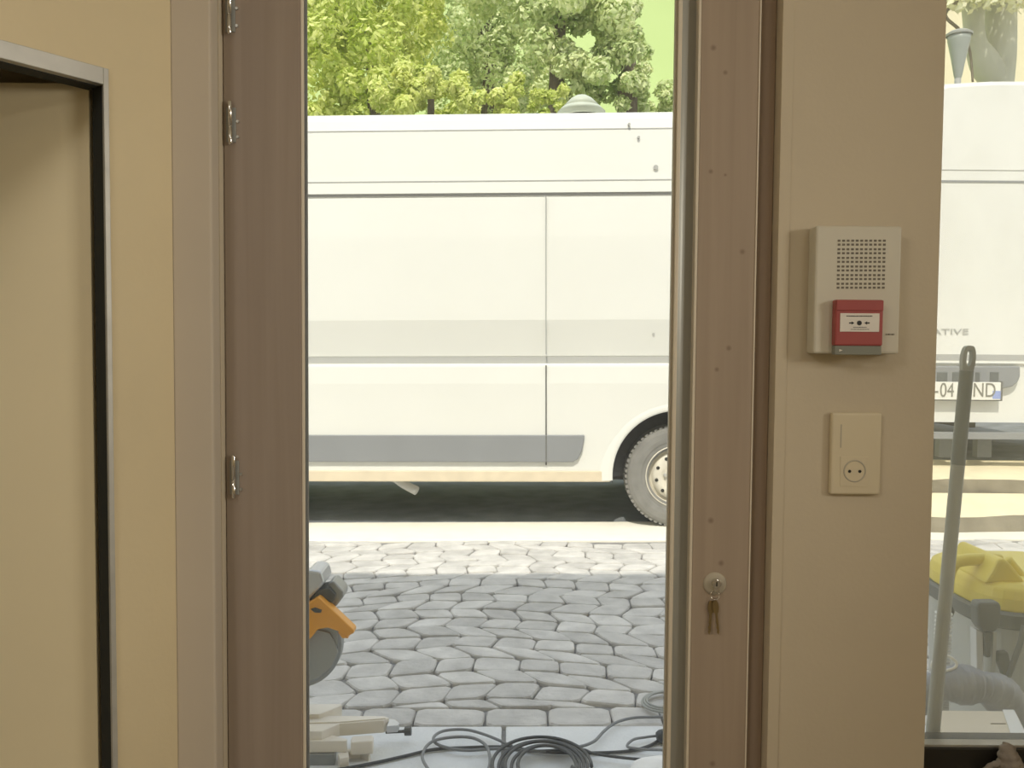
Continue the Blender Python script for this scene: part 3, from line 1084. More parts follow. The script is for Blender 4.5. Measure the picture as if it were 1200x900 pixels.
# ------------------------------------------------------------- trees
def blob_tree(name, label, cat, loc, blobs, n, ls, lm, bark, trunks, group='trees behind the white van'):
    root = thing(name, label, cat, loc, group)
    bm = bmesh.new()
    tot = sum(b[3] ** 2 for b in blobs)
    for (bx, by, bz, br, sq) in [(b[0], b[1], b[2], b[3], b[4] if len(b) > 4 else .85) for b in blobs]:
        k = int(n * br * br / tot)
        nsub = max(6, int(26 * br))
        subs = []
        for _ in range(nsub):
            v = Vector((random.gauss(0, 1), random.gauss(0, 1), random.gauss(0, 1))).normalized() * br * random.uniform(.55, 1.0)
            subs.append((Vector((bx, by, bz)) + Vector((v.x, v.y, v.z * sq)), br * random.uniform(.16, .34)))
        for _ in range(k):
            c, r_ = random.choice(subs)
            v = Vector((random.gauss(0, 1), random.gauss(0, 1), random.gauss(0, 1))).normalized() * r_ * random.uniform(.5, 1.0) ** .5
            p = c + v
            nrm = (v.normalized() + Vector((random.uniform(-.8, .8), random.uniform(-.8, .8), random.uniform(-.3, .9)))).normalized()
            a = nrm.orthogonal().normalized()
            a = Matrix.Rotation(random.uniform(0, 6.28), 3, nrm) @ a
            b = nrm.cross(a)
            s = ls * random.uniform(.6, 1.25)
            q = [p - a * s * .5, p + b * s * .28 - nrm * s * .05, p + a * s * .55, p - b * s * .28 - nrm * s * .05]
            vs = [bm.verts.new(w) for w in q]
            bm.faces.new((vs[0], vs[1], vs[2])); bm.faces.new((vs[0], vs[2], vs[3]))
    me = bpy.data.meshes.new('foliage'); bm.to_mesh(me); bm.free()
    for v in me.vertices: v.co -= Vector(loc)
    o = bpy.data.objects.new('foliage', me); COL.objects.link(o); o.parent = root
    me.materials.append(lm)
    for tr_ in trunks:
        mk('trunk', tube(spline(tr_[0], 5), tr_[1], 10), bark, root, smooth=True)
    return root


def TR(u, v, D):
    return P(u, v, D)


def tree_px(label, name, D, blobs, n, ls, lm, trunks, bark=None):
    """blobs given as (u, v, radius in m, depth offset)"""
    bl = []
    for (u, v, r_, dy) in blobs:
        p = P(u, v, D + dy); bl.append((p.x, p.y, p.z, r_))
    ux = bl[0][0]
    tk = []
    for (path, r_) in trunks:
        pp = [P(u, v, D) for u, v in path]
        pp.append(Vector((pp[-1].x, pp[-1].y, -.05)))
        tk.append((pp[::-1], (lambda t, r_=r_: r_ * (1.15 - .55 * t))))
    x0 = tk[0][0][0].x if tk else ux
    return blob_tree(name, label, 'tree', (x0, D, -.02), bl, n, ls, lm, bark or M['bark'], tk)


tree_px('bright yellow-green leafy tree, leftmost above the white van roof', 'leafy_tree', 12.0,
        [(390, 60, 1.15, 0), (330, 10, 1.2, .3), (450, 20, .9, .2), (440, 95, .75, -.3), (370, 125, .8, -.4), (500, 120, .5, -.3), (260, 90, 1.1, 0), (420, -50, 1.1, .3)],
        30000, .105, M['leafy'], [([(430, 40), (438, 130)], .10)])
tree_px('taller green tree with a dark trunk in the middle above the van roof', 'leafy_tree', 15.6,
        [(540, 40, 1.15, 0), (560, -30, 1.25, .2), (500, 60, .9, -.1), (590, 100, .85, 0), (545, 120, .85, -.3), (610, 40, .9, .1), (500, 0, .9, .4)],
        26000, .10, M['leafg'], [([(572, 20), (575, 70), (574, 130)], .17), ([(560, 20), (568, 80), (574, 120)], .07)])
tree_px('green tree with highlights coloured pale cream, rightmost above the van roof before the hillside', 'leafy_tree', 11.9,
        [(680, 30, .85, 0), (640, 90, .65, 0), (700, 90, .65, -.2), (660, -30, .9, .2), (730, 60, .42, .1), (755, 110, .5, 0), (600, -20, .8, .3), (715, 10, .45, 0), (805, 118, .35, .1)],
        27000, .10, M['leafg'], [([(656, 15), (655, 60), (652, 130)], .12), ([(736, 60), (737, 90), (735, 130)], .15)])
tree_px('low yellow-green bush filling the gap between two trees above the van roof', 'leafy_bush', 10.6,
        [(500, 85, .38, 0), (520, 110, .42, 0), (610, 118, .35, 0), (640, 122, .30, 0), (470, 120, .4, 0), (575, 128, .3, 0)],
        8000, .10, M['leafy'], [([(505, 110), (505, 140)], .05)])

# pale forked tree, street lamp and cream house beyond the second van
pt = P(1168, 140, 14.5)
root = thing('pale_forked_tree', 'pale smooth-barked forked tree above the second van beside the street lamp', 'tree', (pt.x, 14.5, -.05))
bm = bmesh.new()
bm_tube(bm, spline([Vector((pt.x - .05, 14.5, -.05)), P(1166, 138, 14.5), P(1170, 110, 14.5), P(1172, 60, 14.5), P(1170, -40, 14.5)], 6), lambda t: .24 + .02 * math.sin(9 * t), 14)
mk('trunk', bm, M['palebark'], root, smooth=True)
mk('branch', tube(spline([P(1168, 95, 14.5), P(1152, 70, 14.4), P(1142, 40, 14.3), P(1140, -40, 14.3)], 6), lambda t: .20 + .04 * math.sin(7 * t), 12), M['palebark'], root, smooth=True)
mk('branch', tube(spline([P(1141, -10, 14.0), P(1108, 15, 13.7), P(1125, 36, 13.7), P(1136, 58, 13.7), P(1140, 96, 13.7)], 8), lambda t: .03 - .012 * t, 8), M['bark'], root, smooth=True)
bm = bmesh.new()
for _ in range(2600):
    u, v = random.uniform(1095, 1230), random.gauss(-25, 20)
    if v > 14: continue
    p = P(u, v, 14 + random.uniform(-.9, .6)); s = random.uniform(.05, .11)
    nrm = Vector((random.gauss(0, 1), random.gauss(0, 1), random.gauss(0, 1))).normalized(); a = nrm.orthogonal().normalized(); b = nrm.cross(a)
    vs = [bm.verts.new(w) for w in (p - a * s, p + b * s * .5, p + a * s, p - b * s * .5)]
    bm.faces.new(vs)
o = mk('foliage', bm, M['leafc'], root)

sp = P(1121, 140, 12.9)
lp = thing('street_lamp', 'grey street lamp with flared conical lantern above the second van', 'street lamp', (sp.x, 12.9, -.05))
zt = P(1121, 42, 12.9).z; zb = P(1121, 88, 12.9).z
mk('lamp_post', lathe([(.09, 0), (.09, .6), (.055, .7), (.045, zb + .1), (.0, zb + .11)], (sp.x, 12.9, -.05), (0, 0, 1), n=20), M['mgrey'], lp, smooth=True)
mk('lantern', lathe([(.045, -.05), (.06, 0), (.085, .15), (.13, .38), (.155, .50), (.165, zt - zb), (.0, zt - zb + .01)], (sp.x, 12.9, zb), (0, 0, 1), n=28), mat('lantern_glass', (.30, .33, .30), .4), lp, smooth=True)
mk('lantern_cap', lathe([(.18, 0), (.185, .03), (.12, .07), (0, .09)], (sp.x, 12.9, zt), (0, 0, 1), n=28), M['mgrey'], lp)

hs = thing('house', 'sunlit cream rendered house behind the pale forked tree', 'house', (12, 18, -.1))
mk('house_wall', box(7.2, 20, 18, 26, -.1, 9.5), M['houseW'], hs)
bm = bmesh.new()
prism([Vector((6.8, 17.6, 9.5)), Vector((6.8, 26.4, 9.5)), Vector((6.8, 22, 12.5))], (13.6, 0, 0), bm)
mk('roof', bm, M['tile'], hs)
for k in range(3):
    x_ = 12.3 + k * 2.6
    w_ = mk('house_window', box(x_, x_ + 1.0, 17.93, 18.02, 5.0, 6.5), M['tube'], hs)
    mk('window_glass', box(x_ + .08, x_ + .92, 17.91, 17.929, 5.08, 6.42), M['vglass'], w_)

# ------------------------------------------------------------- mitre saw at the left of the doorway
DS = 2.62
sp_ = G(340, 893)
saw = thing('mitre_saw', 'orange and grey mitre saw on the threshold slabs behind the hinge stile', 'power saw', (sp_.x, 2.68, SLOPE * sp_.x))
gz = SLOPE * sp_.x


def sb(name, u1, ya, yb, z0, z1, m, chamfer=.0, u0=300, bev=.003):
    x0, x1 = P(u0, 850, ya).x, P(u1, 850, ya).x
    pts = [Vector((x0, ya, z0)), Vector((x1 - chamfer, ya, z0)), Vector((x1, ya, z0 + (z1 - z0) * .35)), Vector((x1, ya, z1 - .004)), Vector((x1 - .004, ya, z1)), Vector((x0, ya, z1))]
    return mk(name, prism([p + Vector((0, 0, gz)) for p in pts], (0, yb - ya, 0)), m, saw, bevel=bev)


def AtZ(u, v, z):
    d = ray(u, v); t = (z - CZ) / d.z; return CAM + d * t


def casting(name, pix, z, th, m, parent, bev=.002):
    return mk(name, prism([AtZ(u, v, z + gz) for u, v in pix], (0, 0, -th)), m, parent, bevel=bev)


front = casting('base_casting', [(300, 857.5), (378, 857.5), (386, 860), (407, 866), (406, 868), (300, 869.5)], .072, .036, M['cast'], saw)
casting('casting_web', [(396, 883), (408, 879), (409, 887), (398, 889)], .036, .035, M['cast'], front)
casting('casting_recess', [(300, 877), (394, 877), (392, 884), (300, 884)], .0355, .0355, M['sgrey'], front)
for u in (363, 395):
    c = AtZ(u, 869, .055 + gz)
    mk('bolt', cyl((c.x, c.y + .004, c.z - .0), (c.x, c.y - .012, c.z - .0), .0045, n=12), M['sdark'], front)
casting('end_block', [(411, 866), (413, 862.5), (436, 861), (438, 863), (437, 868), (411, 870)], .066, .042, M['cast'], saw, .004)
casting('foot', [(404, 878), (424, 877), (434, 883), (432, 885), (422, 881), (404, 882)], .022, .021, M['cast'], saw, .001)
mid = casting('table_arm', [(300, 838), (450, 839), (456, 841), (450, 844), (398, 848), (377, 857), (300, 857.5)], .098, .040, M['cast'], saw)
casting('arm_ridge', [(300, 846), (395, 844), (452, 840.5), (452, 841.5), (395, 846), (300, 848.5)], .1015, .004, M['cast'], mid, .001)
casting('arm_cap', [(456, 842), (463, 843), (468, 847), (466, 850), (453, 851)], .088, .022, M['slight'], saw)
c0, c1 = P(452, 858, 2.66), P(474, 857, 2.66)
kr = mk('clamp_rod', cyl(c0, c1, .005, n=12), M['sdark'], saw)
d_ = (c1 - c0).normalized()
mk('clamp_knob', cyl(c1, c1 + d_ * .022, .014, n=10), M['sdark'], saw, bevel=.002)
# rear fence with pointed end
casting('fence', [(300, 826), (399, 824.5), (401, 826), (390, 831), (374, 837), (300, 837)], .112, .042, M['cast'], saw)
mk('turntable', lathe([(0, .066), (.13, .066), (.14, .06), (.14, .01), (0, .01)], (P(300, 850, 2.7).x, 2.70, gz), (0, 0, 1), n=40), M['sgrey'], saw)
# head: round blade guard, orange bracket, motor and grip
gc = P(350, 752, DS)
gd = mk('blade_guard', lathe([(0, -.028), (.128, -.028), (.138, -.02), (.138, .02), (.128, .028), (0, .028)], (gc.x, DS, gc.z), (0, 1, 0), n=64), M['sgrey'], saw, bevel=.003)
mk('blade', lathe([(0, -.0015), (.127, -.0015), (.127, .0015), (0, .0015)], (gc.x + .004, DS - .036, gc.z + .006), (0, 1, 0), n=72), M['sgrey'], gd)
mk('guard_link', pxprism([(340, 775), (356, 748), (372, 738), (386, 742), (392, 752), (396, 765), (388, 782), (372, 795), (356, 801), (340, 803)], DS - .045, .01), M['mgrey'], gd, bevel=.002)
ob = mk('orange_bracket', pxprism([(320, 770), (320, 715), (352, 708), (362, 707), (373, 700), (378, 704), (414, 738), (415, 742), (407, 746), (402, 744), (396, 740), (384, 736), (372, 738), (366, 746), (358, 754), (340, 770)], DS - .075, .045), M['orange'], saw, bevel=.004)
c = P(370, 715, DS - .076)
mk('bracket_slot', pxprism([(364, 714), (369, 712), (377, 715), (376, 718), (369, 718)], DS - .078, .006), M['sdark'], ob)
mk('bracket_stop', pxprism([(396, 741), (404, 741), (408, 748), (401, 748)], DS - .07, .04), M['orange'], ob, bevel=.001)
mk('motor_housing', pxprism([(330, 705), (350, 680), (358, 672), (363, 668), (376, 670), (380, 684), (372, 692), (362, 703), (350, 714)], DS - .05, .12), M['slight'], saw, bevel=.008)
mk('motor_band', pxprism([(352, 713), (364, 702), (373, 692), (386, 689), (393, 697), (390, 706), (380, 706), (372, 700), (360, 708)], DS - .045, .09), M['sdark'], saw, bevel=.004)
mk('motor_cap', pxprism([(381, 693), (385, 683), (391, 681), (402, 693), (402, 700), (393, 712), (384, 704)], DS - .03, .08), M['sgrey'], saw, bevel=.006)
# rear pivot arm joining head to base
mk('pivot_arm', prism([Vector((P(290, 760, 2.7).x, 2.68, gz + .03)), Vector((P(320, 760, 2.7).x, 2.68, gz + .03)), Vector((P(335, 740, 2.7).x, 2.68, gc.z + .05)), Vector((P(300, 740, 2.7).x, 2.68, gc.z + .05))], (0, .06, 0)), M['sgrey'], saw, bevel=.006)

# ------------------------------------------------------------- cables on the slabs
def gp_(pts, h):
    return [G(u, v) + Vector((0, 0, h + .003)) for u, v in pts]


def cable(name, pts, r_, h, m, label, closed=False, group=None):
    o = mk(name, tube(spline([p for p in gp_(pts, h)], 8, closed), r_, 8, closed), m, smooth=True)
    # origin at its middle
    return tag(o, label, 'cable', group)


cable('power_cable', [(350, 911), (400, 904), (442, 896), (475, 888.5), (508, 881), (540, 879), (590, 878), (640, 884), (690, 885), (735, 883), (760, 877), (774, 869)], .0052, .004, M['cable'],
      'black power cable running left to right across the slabs to the plug')
cable('looped_cable', [(600, 881), (570, 868), (545, 861.5), (520, 863), (508, 871), (515, 880), (545, 886), (585, 884), (630, 887), (672, 883), (695, 876), (708, 863), (722, 853), (742, 847.5), (765, 846.5), (800, 846)], .0048, .0150, M['cable2'],
      'grey cable looping over then curving up towards the lock stile')
cable('coiled_cable', [(497, 905), (497, 890), (508, 879), (530, 874.5), (552, 875), (567, 882), (573, 893), (573, 910), (560, 930), (520, 930)], .0048, .0260, M['cable2'],
      'grey cable forming the small coil at the left of the threshold slabs', True)
bmc = bmesh.new()
pp = []
for i in range(48 * 5 + 1):
    k = i / 48; a = 2 * math.pi * k
    k2 = min(k, 9 - k)
    pp.append(G(633 + k * 1.5 + (60 - k * 6) * math.cos(a), 915 - (35.5 - k * 2.6) * math.sin(a)) + Vector((0, 0, .042 + .004 * math.sin(a * .5))))
bm_tube(bmc, pp, .0052, 8)
tag(mk('cable_coil', bmc, M['cable'], smooth=True), 'thick wound coil of black cable at the bottom centre of the doorway', 'cable')
cable('thin_cable', [(735, 881), (742, 873), (757, 870), (774, 868), (800, 866), (800, 884), (770, 885), (750, 884)], .0042, .014, M['cable2'],
      'thin cable looped beside the lock stile near the black plug', True)
cable('short_cable', [(640, 889), (680, 886), (696, 891), (730, 896), (760, 898), (800, 896)], .0045, .018, M['cable'],
      'short black cable end leaving the wound coil towards the white cloth')
bmc = bmesh.new()
bm_tube(bmc, [G(783 + (32 - i * .07) * math.cos(i * math.pi / 20), 827 - (13.5 - i * .035) * math.sin(i * math.pi / 20)) + Vector((0, 0, .012 + i * .00008)) for i in range(121)], .0042, 8)
tag(mk('hose_coil', bmc, M['mgrey'], smooth=True), 'light grey coil lying on the setts beside the lock stile', 'hose')
pc = G(777, 873)
pg = thing('cable_plug', 'small black rubber plug at the end of the cables by the lock stile', 'plug', (pc.x, pc.y, pc.z))
mk('plug_body', lathe([(0, 0), (.016, .002), (.021, .012), (.021, .045), (.012, .06), (.007, .085), (0, .086)], (pc.x - .02, pc.y, pc.z + .024), (1, .2, .12), n=20), M['cable'], pg, smooth=True)
# white cloth
wc = G(775, 908)
bm = bmesh.new()
bmesh.ops.create_icosphere(bm, subdivisions=4, radius=1)
for v in bm.verts:
    n_ = 1 + .07 * math.sin(5 * v.co.x + 2) * math.cos(6 * v.co.y)
    v.co = Vector((v.co.x * .105 * n_, v.co.y * .09 * n_, max(v.co.z, -.02) * .045 * n_)) + Vector((wc.x + .01, wc.y - .015, wc.z + .0036))
tag(mk('white_cloth', bm, M['ragw'], smooth=True), 'rounded white cloth bundle on the slabs at the foot of the lock stile', 'cloth')

# ------------------------------------------------------------- things outside the window
# wet vacuum
vx, vy = P(1200, 700, 2.32).x, 2.32
vg = SLOPE * vx
vc = thing('wet_vacuum', 'wet vacuum with yellow handled head and grey tank standing outside the window', 'vacuum cleaner', (vx, vy, vg))
zr = P(1160, 727, 2.13).z        # rim height
zh = P(1160, 654, 2.30).z        # top of the head
def se_loft(rows, n=64):
    """rows: (z, radius, squareness)"""
    bm = bmesh.new(); secs = []
    for (z_, r_, q) in rows:
        ring = []
        for i in range(n):
            a = 2 * math.pi * (i + .5) / n
            c_, s_ = math.cos(a), math.sin(a)
            k = (abs(c_) ** q + abs(s_) ** q) ** (-1 / q)
            ring.append(bm.verts.new((vx + r_ * k * c_, vy + r_ * k * s_, z_)))
        secs.append(ring)
    for A_, B_ in zip(secs, secs[1:]):
        for i in range(n):
            j = (i + 1) % n
            bm.faces.new((A_[i], A_[j], B_[j], B_[i]))
    bm.faces.new(secs[0][::-1]); bm.faces.new(secs[-1])
    return bm


mk('tank', se_loft([(vg + .09, .18, 3.5), (vg + .12, .195, 3.5), (zr - .03, .208, 4), (zr - .02, .208, 4)]), M['tank'], vc, bevel=.004)
mk('rim_band', se_loft([(zr - .022, .212, 4), (zr - .016, .220, 4), (zr + .016, .220, 4), (zr + .022, .212, 4)]), M['dgrey'], vc)
hh = zh - zr
hd = mk('head', se_loft([(zr + .02, .207, 4), (zr + .018 + hh * .30, .207, 4), (zr + .018 + hh * .52, .200, 4), (zr + .018 + hh * .60, .185, 4)]), M['yellow'], vc, bevel=.006)
# carrying handle: a flat bar bridging from the left shoulder to the central hump
zz = lambda v: P(1150, v, 2.25).z
hp = [(1110, 694), (1112, 674), (1118, 661), (1130, 656.5), (1160, 655), (1172, 656)]
mk('carry_handle', tube(spline([P(u, v, 2.24) for u, v in hp], 6), .016, 12), M['yellow'], vc, smooth=True)
mk('head_hump', prism([P(u, v, 2.17) for u, v in [(1154, 684), (1164, 668), (1170, 656), (1177, 654), (1184, 660), (1194, 672), (1204, 684)]], (0, .2, 0)), M['yellow'], vc, bevel=.01)
mk('carry_handle', tube(spline([P(u, v, 2.24) for u, v in [(1180, 656), (1190, 668), (1200, 680), (1215, 690)]], 6), .014, 12), M['yellow'], vc, smooth=True)
# latch
yl_ = vy - .236
lt_ = mk('latch', pxprism([(1147, 706), (1172, 706), (1174, 712), (1173, 733), (1167, 741), (1152, 741), (1146, 733), (1145, 712)], yl_, .035), M['dgrey'], vc, bevel=.006)
mk('latch', pxprism([(1107, 706), (1116, 709), (1120, 717), (1117, 724), (1108, 720)], vy - .15, .03), M['dgrey'], vc, bevel=.004)
mk('latch_plate', pxprism([(1144, 738), (1152, 741), (1153, 800), (1145, 800)], yl_ + .014, .03), M['tube'], vc, bevel=.002)
mk('latch_bar', pxprism([(1154, 741), (1163, 741), (1161, 770), (1156, 771)], yl_ + .006, .026), M['dgrey'], vc, bevel=.002)
mk('latch_plate', pxprism([(1164, 741), (1169, 741), (1166, 800), (1161, 800)], yl_ + .014, .03), M['tank'], vc, bevel=.002)
mk('hose_hook', tube(spline([P(1200, 733, 2.09), P(1195, 755, 2.08), P(1188, 775, 2.07), P(1182, 792, 2.07)], 6), .007, 8), M['dgrey'], vc, smooth=True)
mk('hose_hook', pxprism([(1172, 765), (1182, 764), (1185, 778), (1186, 795), (1178, 797), (1174, 785), (1170, 776)], 2.09, .02), M['dgrey'], vc, bevel=.004)
for k in range(4):
    a = math.pi / 4 + k * math.pi / 2
    cx_, cy_ = vx + .19 * math.cos(a), vy + .19 * math.sin(a)
    bm = bmesh.new()
    bm_cyl(bm, (cx_ - .012, cy_, vg + .033), (cx_ + .012, cy_, vg + .033), .032, n=24)
    bm_cyl(bm, (cx_, cy_, vg + .05), (cx_, cy_, vg + .10), .012, n=12)
    mk('caster', bm, M['dgrey'], vc)
# ribbed pale hose hanging left of the tank
bm = bmesh.new()
hx0, hx1 = P(1106, 716, 2.06), P(1103, 790, 2.06)
k = 15
prof = []
L_ = (hx0 - hx1).length
for i in range(k):
    t = i / k * L_
    prof += [(.017, t), (.020, t + L_ / k * .3), (.020, t + L_ / k * .55), (.014, t + L_ / k * .8)]
prof = [(0, 0)] + prof + [(.015, L_), (0, L_)]
bm_lathe(bm, prof, hx1, (hx0 - hx1), n=20)
# goes on to the ground
prof = [(.015, 0)]
L2 = hx1.z - vg - .02
for i in range(60):
    t = i / 60 * L2
    prof += [(.017, t), (.020, t + L2 / 60 * .3), (.020, t + L2 / 60 * .55), (.014, t + L2 / 60 * .8)]
bm_lathe(bm, prof, hx1 + Vector((0, 0, .0)), (0, 0, -1), n=20)
tag(mk('ribbed_hose', bm, M['tube'], smooth=False), 'pale ribbed hose hanging upright between the broom handle and vacuum tank', 'hose')
# white wire loop
lo = [P(u, v, 1.96) for u, v in [(1098, 770), (1106, 768), (1115, 771), (1121, 777), (1118, 783), (1106, 786), (1095, 785), (1092, 778)]]
tag(mk('white_wire', tube(spline(lo, 6, True), .0035, 8, True), M['tape'], smooth=True), 'white wire loop lying on the grey flexible duct', 'wire')
# thick grey flexible duct
dp = [Vector((P(1078, 880, 2.02).x, 2.05, .06)), P(1062, 850, 2.0), P(1075, 815, 1.98), P(1105, 803, 1.97), P(1140, 803, 1.97), P(1165, 810, 1.98), P(1190, 830, 2.0), P(1225, 860, 2.02), Vector((P(1250, 880, 2.05).x, 2.05, .06))]
pth = spline(dp, 14)
o = mk('flexible_duct', tube(pth, lambda t: .040 + .0022 * math.sin(t * 420) + .006 * math.sin(t * 31), 18), M['duct'], smooth=True)
tag(o, 'thick crumpled grey flexible duct arching behind the cardboard box', 'duct')
# cardboard box
q = [G(1110, 876), ]
zc = .452
def AtZ(u, v, z):
    d = ray(u, v); t = (z - CZ) / d.z; return CAM + d * t
tp = [AtZ(1111, 876, zc), AtZ(1212, 877, zc), AtZ(1190, 833, zc), AtZ(1095, 832, zc)]
tpx = [Vector((p.x, p.y, zc)) for p in tp]
cbz = SLOPE * tpx[0].x
bm = prism(tpx, (0, 0, -(zc - cbz - .003)))
cb = mk('cardboard_box', bm, M['card'], bevel=.003)
tag(cb, 'pale cardboard box with white tape standing just outside the window', 'box')
ta = [tpx[0].lerp(tpx[1], .78), tpx[0].lerp(tpx[1], .98), tpx[3].lerp(tpx[2], .98), tpx[3].lerp(tpx[2], .84)]
mk('tape', prism([p + Vector((0, 0, .001)) for p in ta], (0, 0, .0015)), M['tape'], cb)
bm = bmesh.new()
for (a_, b_, c_) in ((.62, .80, .62), (.45, .58, .14)):
    p0 = tpx[0].lerp(tpx[1], a_).lerp(tpx[3].lerp(tpx[2], a_), c_); p1 = tpx[0].lerp(tpx[1], b_).lerp(tpx[3].lerp(tpx[2], b_), c_)
    prism([p0 + Vector((0, -.001, .0005)), p1 + Vector((0, -.001, .0005)), p1 + Vector((0, .001, .0005)), p0 + Vector((0, .001, .0005))], (0, 0, .001), bm)
mk('flap_slit', bm, M['stone'], cb)
# broom leaning on the glass
bt = P(1135.5, 405, 1.632)
bb_ = P(1092, 870, 1.675)
dn = (bb_ - bt).normalized()
tt = (bb_.z - .06) / -dn.z
bbase = bb_ + dn * tt
br = thing('broom', 'grey broom with looped handle end leaning on the outside of the window', 'broom', (bbase.x, bbase.y, SLOPE * bbase.x))
sd = dn.cross(Vector((0, 1, 0))).normalized()
rb = .0125
# handle end: flat bar with a hanging hole
def bp_(a, b): return bt + dn * a + sd * b
outer = [bp_(.012 - .012 * math.cos(t), .0105 * math.sin(t)) for t in [math.pi * (i / 10 - .5) for i in range(11)]]
outer = [bp_(.011 - .011 * math.cos(t), .0115 * math.sin(t)) for t in [-math.pi / 2 + math.pi * i / 10 for i in range(11)]]
bm = bmesh.new()
N_ = 24
ro, ri = [], []
for i in range(N_):
    a = 2 * math.pi * i / N_
    ca, sa = math.cos(a), math.sin(a)
    ro.append((.026 - .026 * ca if ca > 0 else .026 - .030 * ca, .0125 * math.copysign(abs(sa) ** .6, sa)))
    ri.append((.024 - .015 * ca, .0055 * math.copysign(abs(sa) ** .7, sa)))
for off in (-.006, .006):
    pass
fo = [bm.verts.new(bp_(a, b) + Vector((0, -.006, 0))) for a, b in ro]; fi = [bm.verts.new(bp_(a, b) + Vector((0, -.006, 0))) for a, b in ri]
ko = [bm.verts.new(bp_(a, b) + Vector((0, .006, 0))) for a, b in ro]; ki = [bm.verts.new(bp_(a, b) + Vector((0, .006, 0))) for a, b in ri]
for i in range(N_):
    j = (i + 1) % N_
    bm.faces.new((fo[i], fo[j], fi[j], fi[i])); bm.faces.new((ko[i], ki[i], ki[j], ko[j]))
    bm.faces.new((fo[i], ko[i], ko[j], fo[j])); bm.faces.new((fi[i], fi[j], ki[j], ki[i]))
mk('hanging_loop', bm, M['mgrey'], br, smooth=False)
mk('grip', cyl(bt + dn * .048, bt + dn * .23, .0125, .0130, n=20), M['handle2'], br, smooth=False)
mk('pole', cyl(bt + dn * .23, bbase, .0125, .0135, n=20), M['handle'], br, smooth=False)
bx_ = bbase
hd_ = mk('broom_head', box(bx_.x - .12, bx_.x + .06, bx_.y - .0, bx_.y + .045, SLOPE * bx_.x + .05, SLOPE * bx_.x + .085), M['handle2'], br, bevel=.006)
bm = bmesh.new()
for k in range(60):
    xx = bx_.x - .115 + .17 * random.random(); yy = bx_.y + .005 + .035 * random.random()
    bm_cyl(bm, (xx, yy, SLOPE * bx_.x + .052), (xx + random.uniform(-.006, .006), yy + random.uniform(-.004, .004), SLOPE * bx_.x + .002), .002, n=5)
mk('bristles', bm, M['mgrey'], hd_)

# crumpled grey work cloth hanging over the window's bottom rail (inside)
def skin_path(name, pts, rad, m, parent=None):
    return mk(name, tube(spline(pts, 8), rad, 14), m, parent, smooth=True)


wg = thing('work_glove', 'crumpled grey work glove hanging on the dark bottom rail of the window', 'glove', P(1176, 900, 1.556))
gy_ = 1.548
bm = bmesh.new()
bm_tube(bm, spline([P(1183, 873, gy_), P(1181, 880, gy_ - .004), P(1182, 892, gy_ - .005), P(1186, 906, gy_ - .004), P(1189, 925, gy_)], 8), lambda t: .010 + .010 * math.sin(min(t * 1.2, 1) * 1.8) + .0012 * math.sin(t * 40), 16)
for (pp, r_) in (([(1176, 886), (1170, 894), (1160, 898), (1152, 905)], .0062), ([(1180, 895), (1172, 902), (1164, 908), (1158, 918)], .0065), ([(1186, 880), (1193, 890), (1200, 905)], .006)):
    bm_tube(bm, spline([P(u, v, gy_ - .004) for u, v in pp], 6), lambda t, r_=r_: r_ * (1.1 - .35 * t) + .0006 * math.sin(t * 30), 10)
mk('glove_body', bm, M['rag'], wg, smooth=True)

# ------------------------------------------------------------- lamps, sun, sky
def area(name, loc, rot, sx, sy, w, col):
    l = bpy.data.lights.new(name, 'AREA'); l.shape = 'RECTANGLE'; l.size = sx; l.size_y = sy; l.energy = w; l.color = col
    o = bpy.data.objects.new(name, l); COL.objects.link(o); o.location = loc; o.rotation_euler = rot
    return o


# unseen fill light added near the right wall, modelled as a floodlight
fl = thing('fill_light', 'added unseen fill light, a floodlight on a tripod by the right wall', 'lamp', (2.05, .15, 0))
mk('light_head', box(2.10, 2.16, -.10, .40, 1.50, 1.86), M['yellow'], fl, bevel=.01)
mk('light_pole', cyl((2.13, .15, .35), (2.13, .15, 1.50), .015, n=12), M['dgrey'], fl)
for k in range(3):
    a = k * 2.094 + .5
    mk('light_leg', cyl((2.13, .15, .55), (2.13 + .22 * math.cos(a) * .9, .15 + .3 * math.sin(a), .008), .01, n=8), M['dgrey'], fl)
a1_ = area('fill_light_glow', (2.095, .15, 1.68), (0, R(90), 0), .34, .46, 11, (1, .95, .86))
a1_.data.spread = R(105)
a1_.parent = fl; a1_.location = (2.095 - 2.05, 0, 1.68)
cl_ = thing('ceiling_fill', 'added unseen fill panel on the ceiling, right of the room', 'lamp', (1.3, -1.3, 2.595))  # unseen fill panel, added to brighten the walls
mk('lamp_frame', box(.98, 1.62, -1.62, -.98, 2.57, 2.5995), M['white'], cl_, bevel=.004)
a2_ = area('panel_glow', (0, 0, 0), (0, 0, 0), .58, .58, 14, (1, .95, .88)); a2_.parent = cl_; a2_.location = (0, 0, -.03)

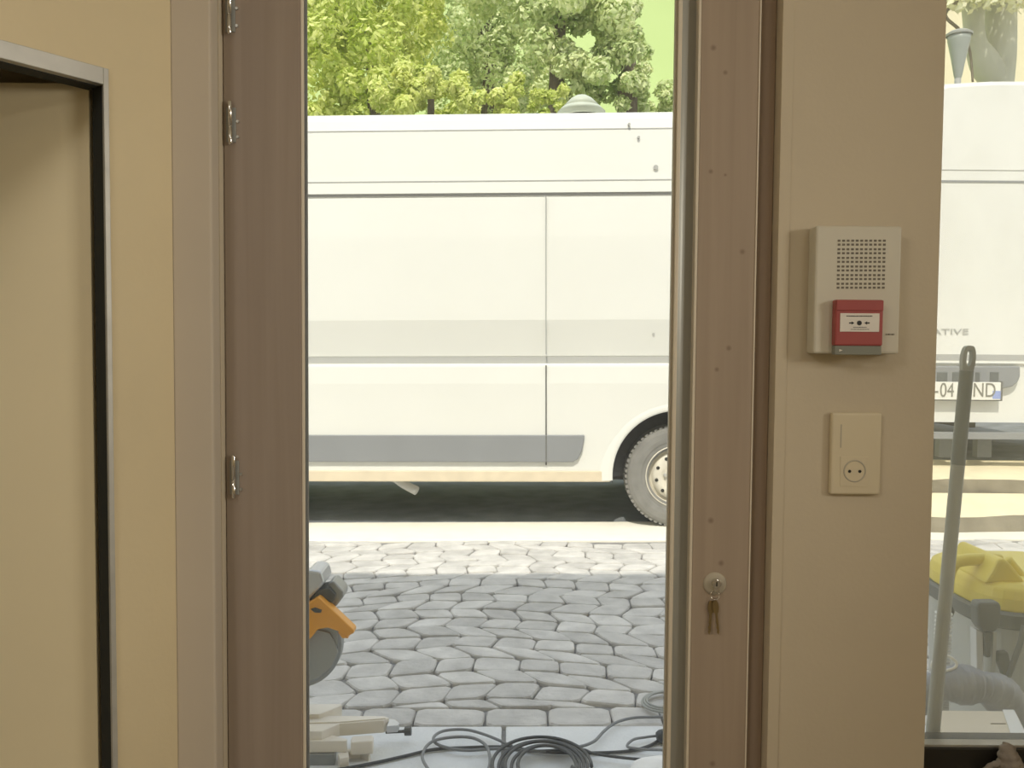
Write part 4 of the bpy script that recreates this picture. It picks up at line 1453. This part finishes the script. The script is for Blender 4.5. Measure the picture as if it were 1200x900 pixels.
cl2 = thing('ceiling_fill', 'added unseen fill panel on the ceiling near the slanted left wall', 'lamp', (-1.25, -.6, 2.595))  # second unseen fill panel, added to lift the open closet leaf
mk('lamp_frame', box(-1.57, -.93, -.92, -.28, 2.57, 2.5995), M['white'], cl2, bevel=.004)
a3_ = area('panel_glow', (0, 0, 0), (0, 0, 0), .58, .58, 17, (1, .95, .88)); a3_.parent = cl2; a3_.location = (0, 0, -.03)
sun = bpy.data.lights.new('sun', 'SUN'); sun.energy = 3.3; sun.angle = R(.6); sun.color = (1, .94, .80)
so_ = bpy.data.objects.new('sun', sun); COL.objects.link(so_)
dirv = Vector((.10, .60, -.857)).normalized()
so_.rotation_euler = dirv.to_track_quat('-Z', 'Y').to_euler()

wd = bpy.data.worlds.new('sky'); SC.world = wd; wd.use_nodes = True
nt = wd.node_tree; bg = nt.nodes['Background']
tc = nt.nodes.new('ShaderNodeTexCoord'); sx_ = nt.nodes.new('ShaderNodeSeparateXYZ')
nt.links.new(tc.outputs['Generated'], sx_.inputs[0])
mx = nt.nodes.new('ShaderNodeMix'); mx.data_type = 'RGBA'
nt.links.new(sx_.outputs['Z'], mx.inputs['Factor'])
mx.inputs['A'].default_value = (.97, .97, .93, 1); mx.inputs['B'].default_value = (.76, .87, 1, 1)
nt.links.new(mx.outputs['Result'], bg.inputs['Color']); bg.inputs['Strength'].default_value = 1.12

# ------------------------------------------------------------- camera
cam = bpy.data.cameras.new('camera'); co = bpy.data.objects.new('camera', cam); COL.objects.link(co)
cam.sensor_width = 36; cam.sensor_fit = 'HORIZONTAL'; cam.lens = 36 * F / 1200; cam.clip_start = .05; cam.clip_end = 300
Mx = Matrix((( rt.x, up.x, -fwd.x, CAM.x), (rt.y, up.y, -fwd.y, CAM.y), (rt.z, up.z, -fwd.z, CAM.z), (0, 0, 0, 1)))
co.matrix_world = Mx
SC.camera = co
vs_ = SC.view_settings
vs_.view_transform = 'Standard'; vs_.look = 'None'; vs_.gamma = 1; vs_.exposure = 0; vs_.use_curve_mapping = False
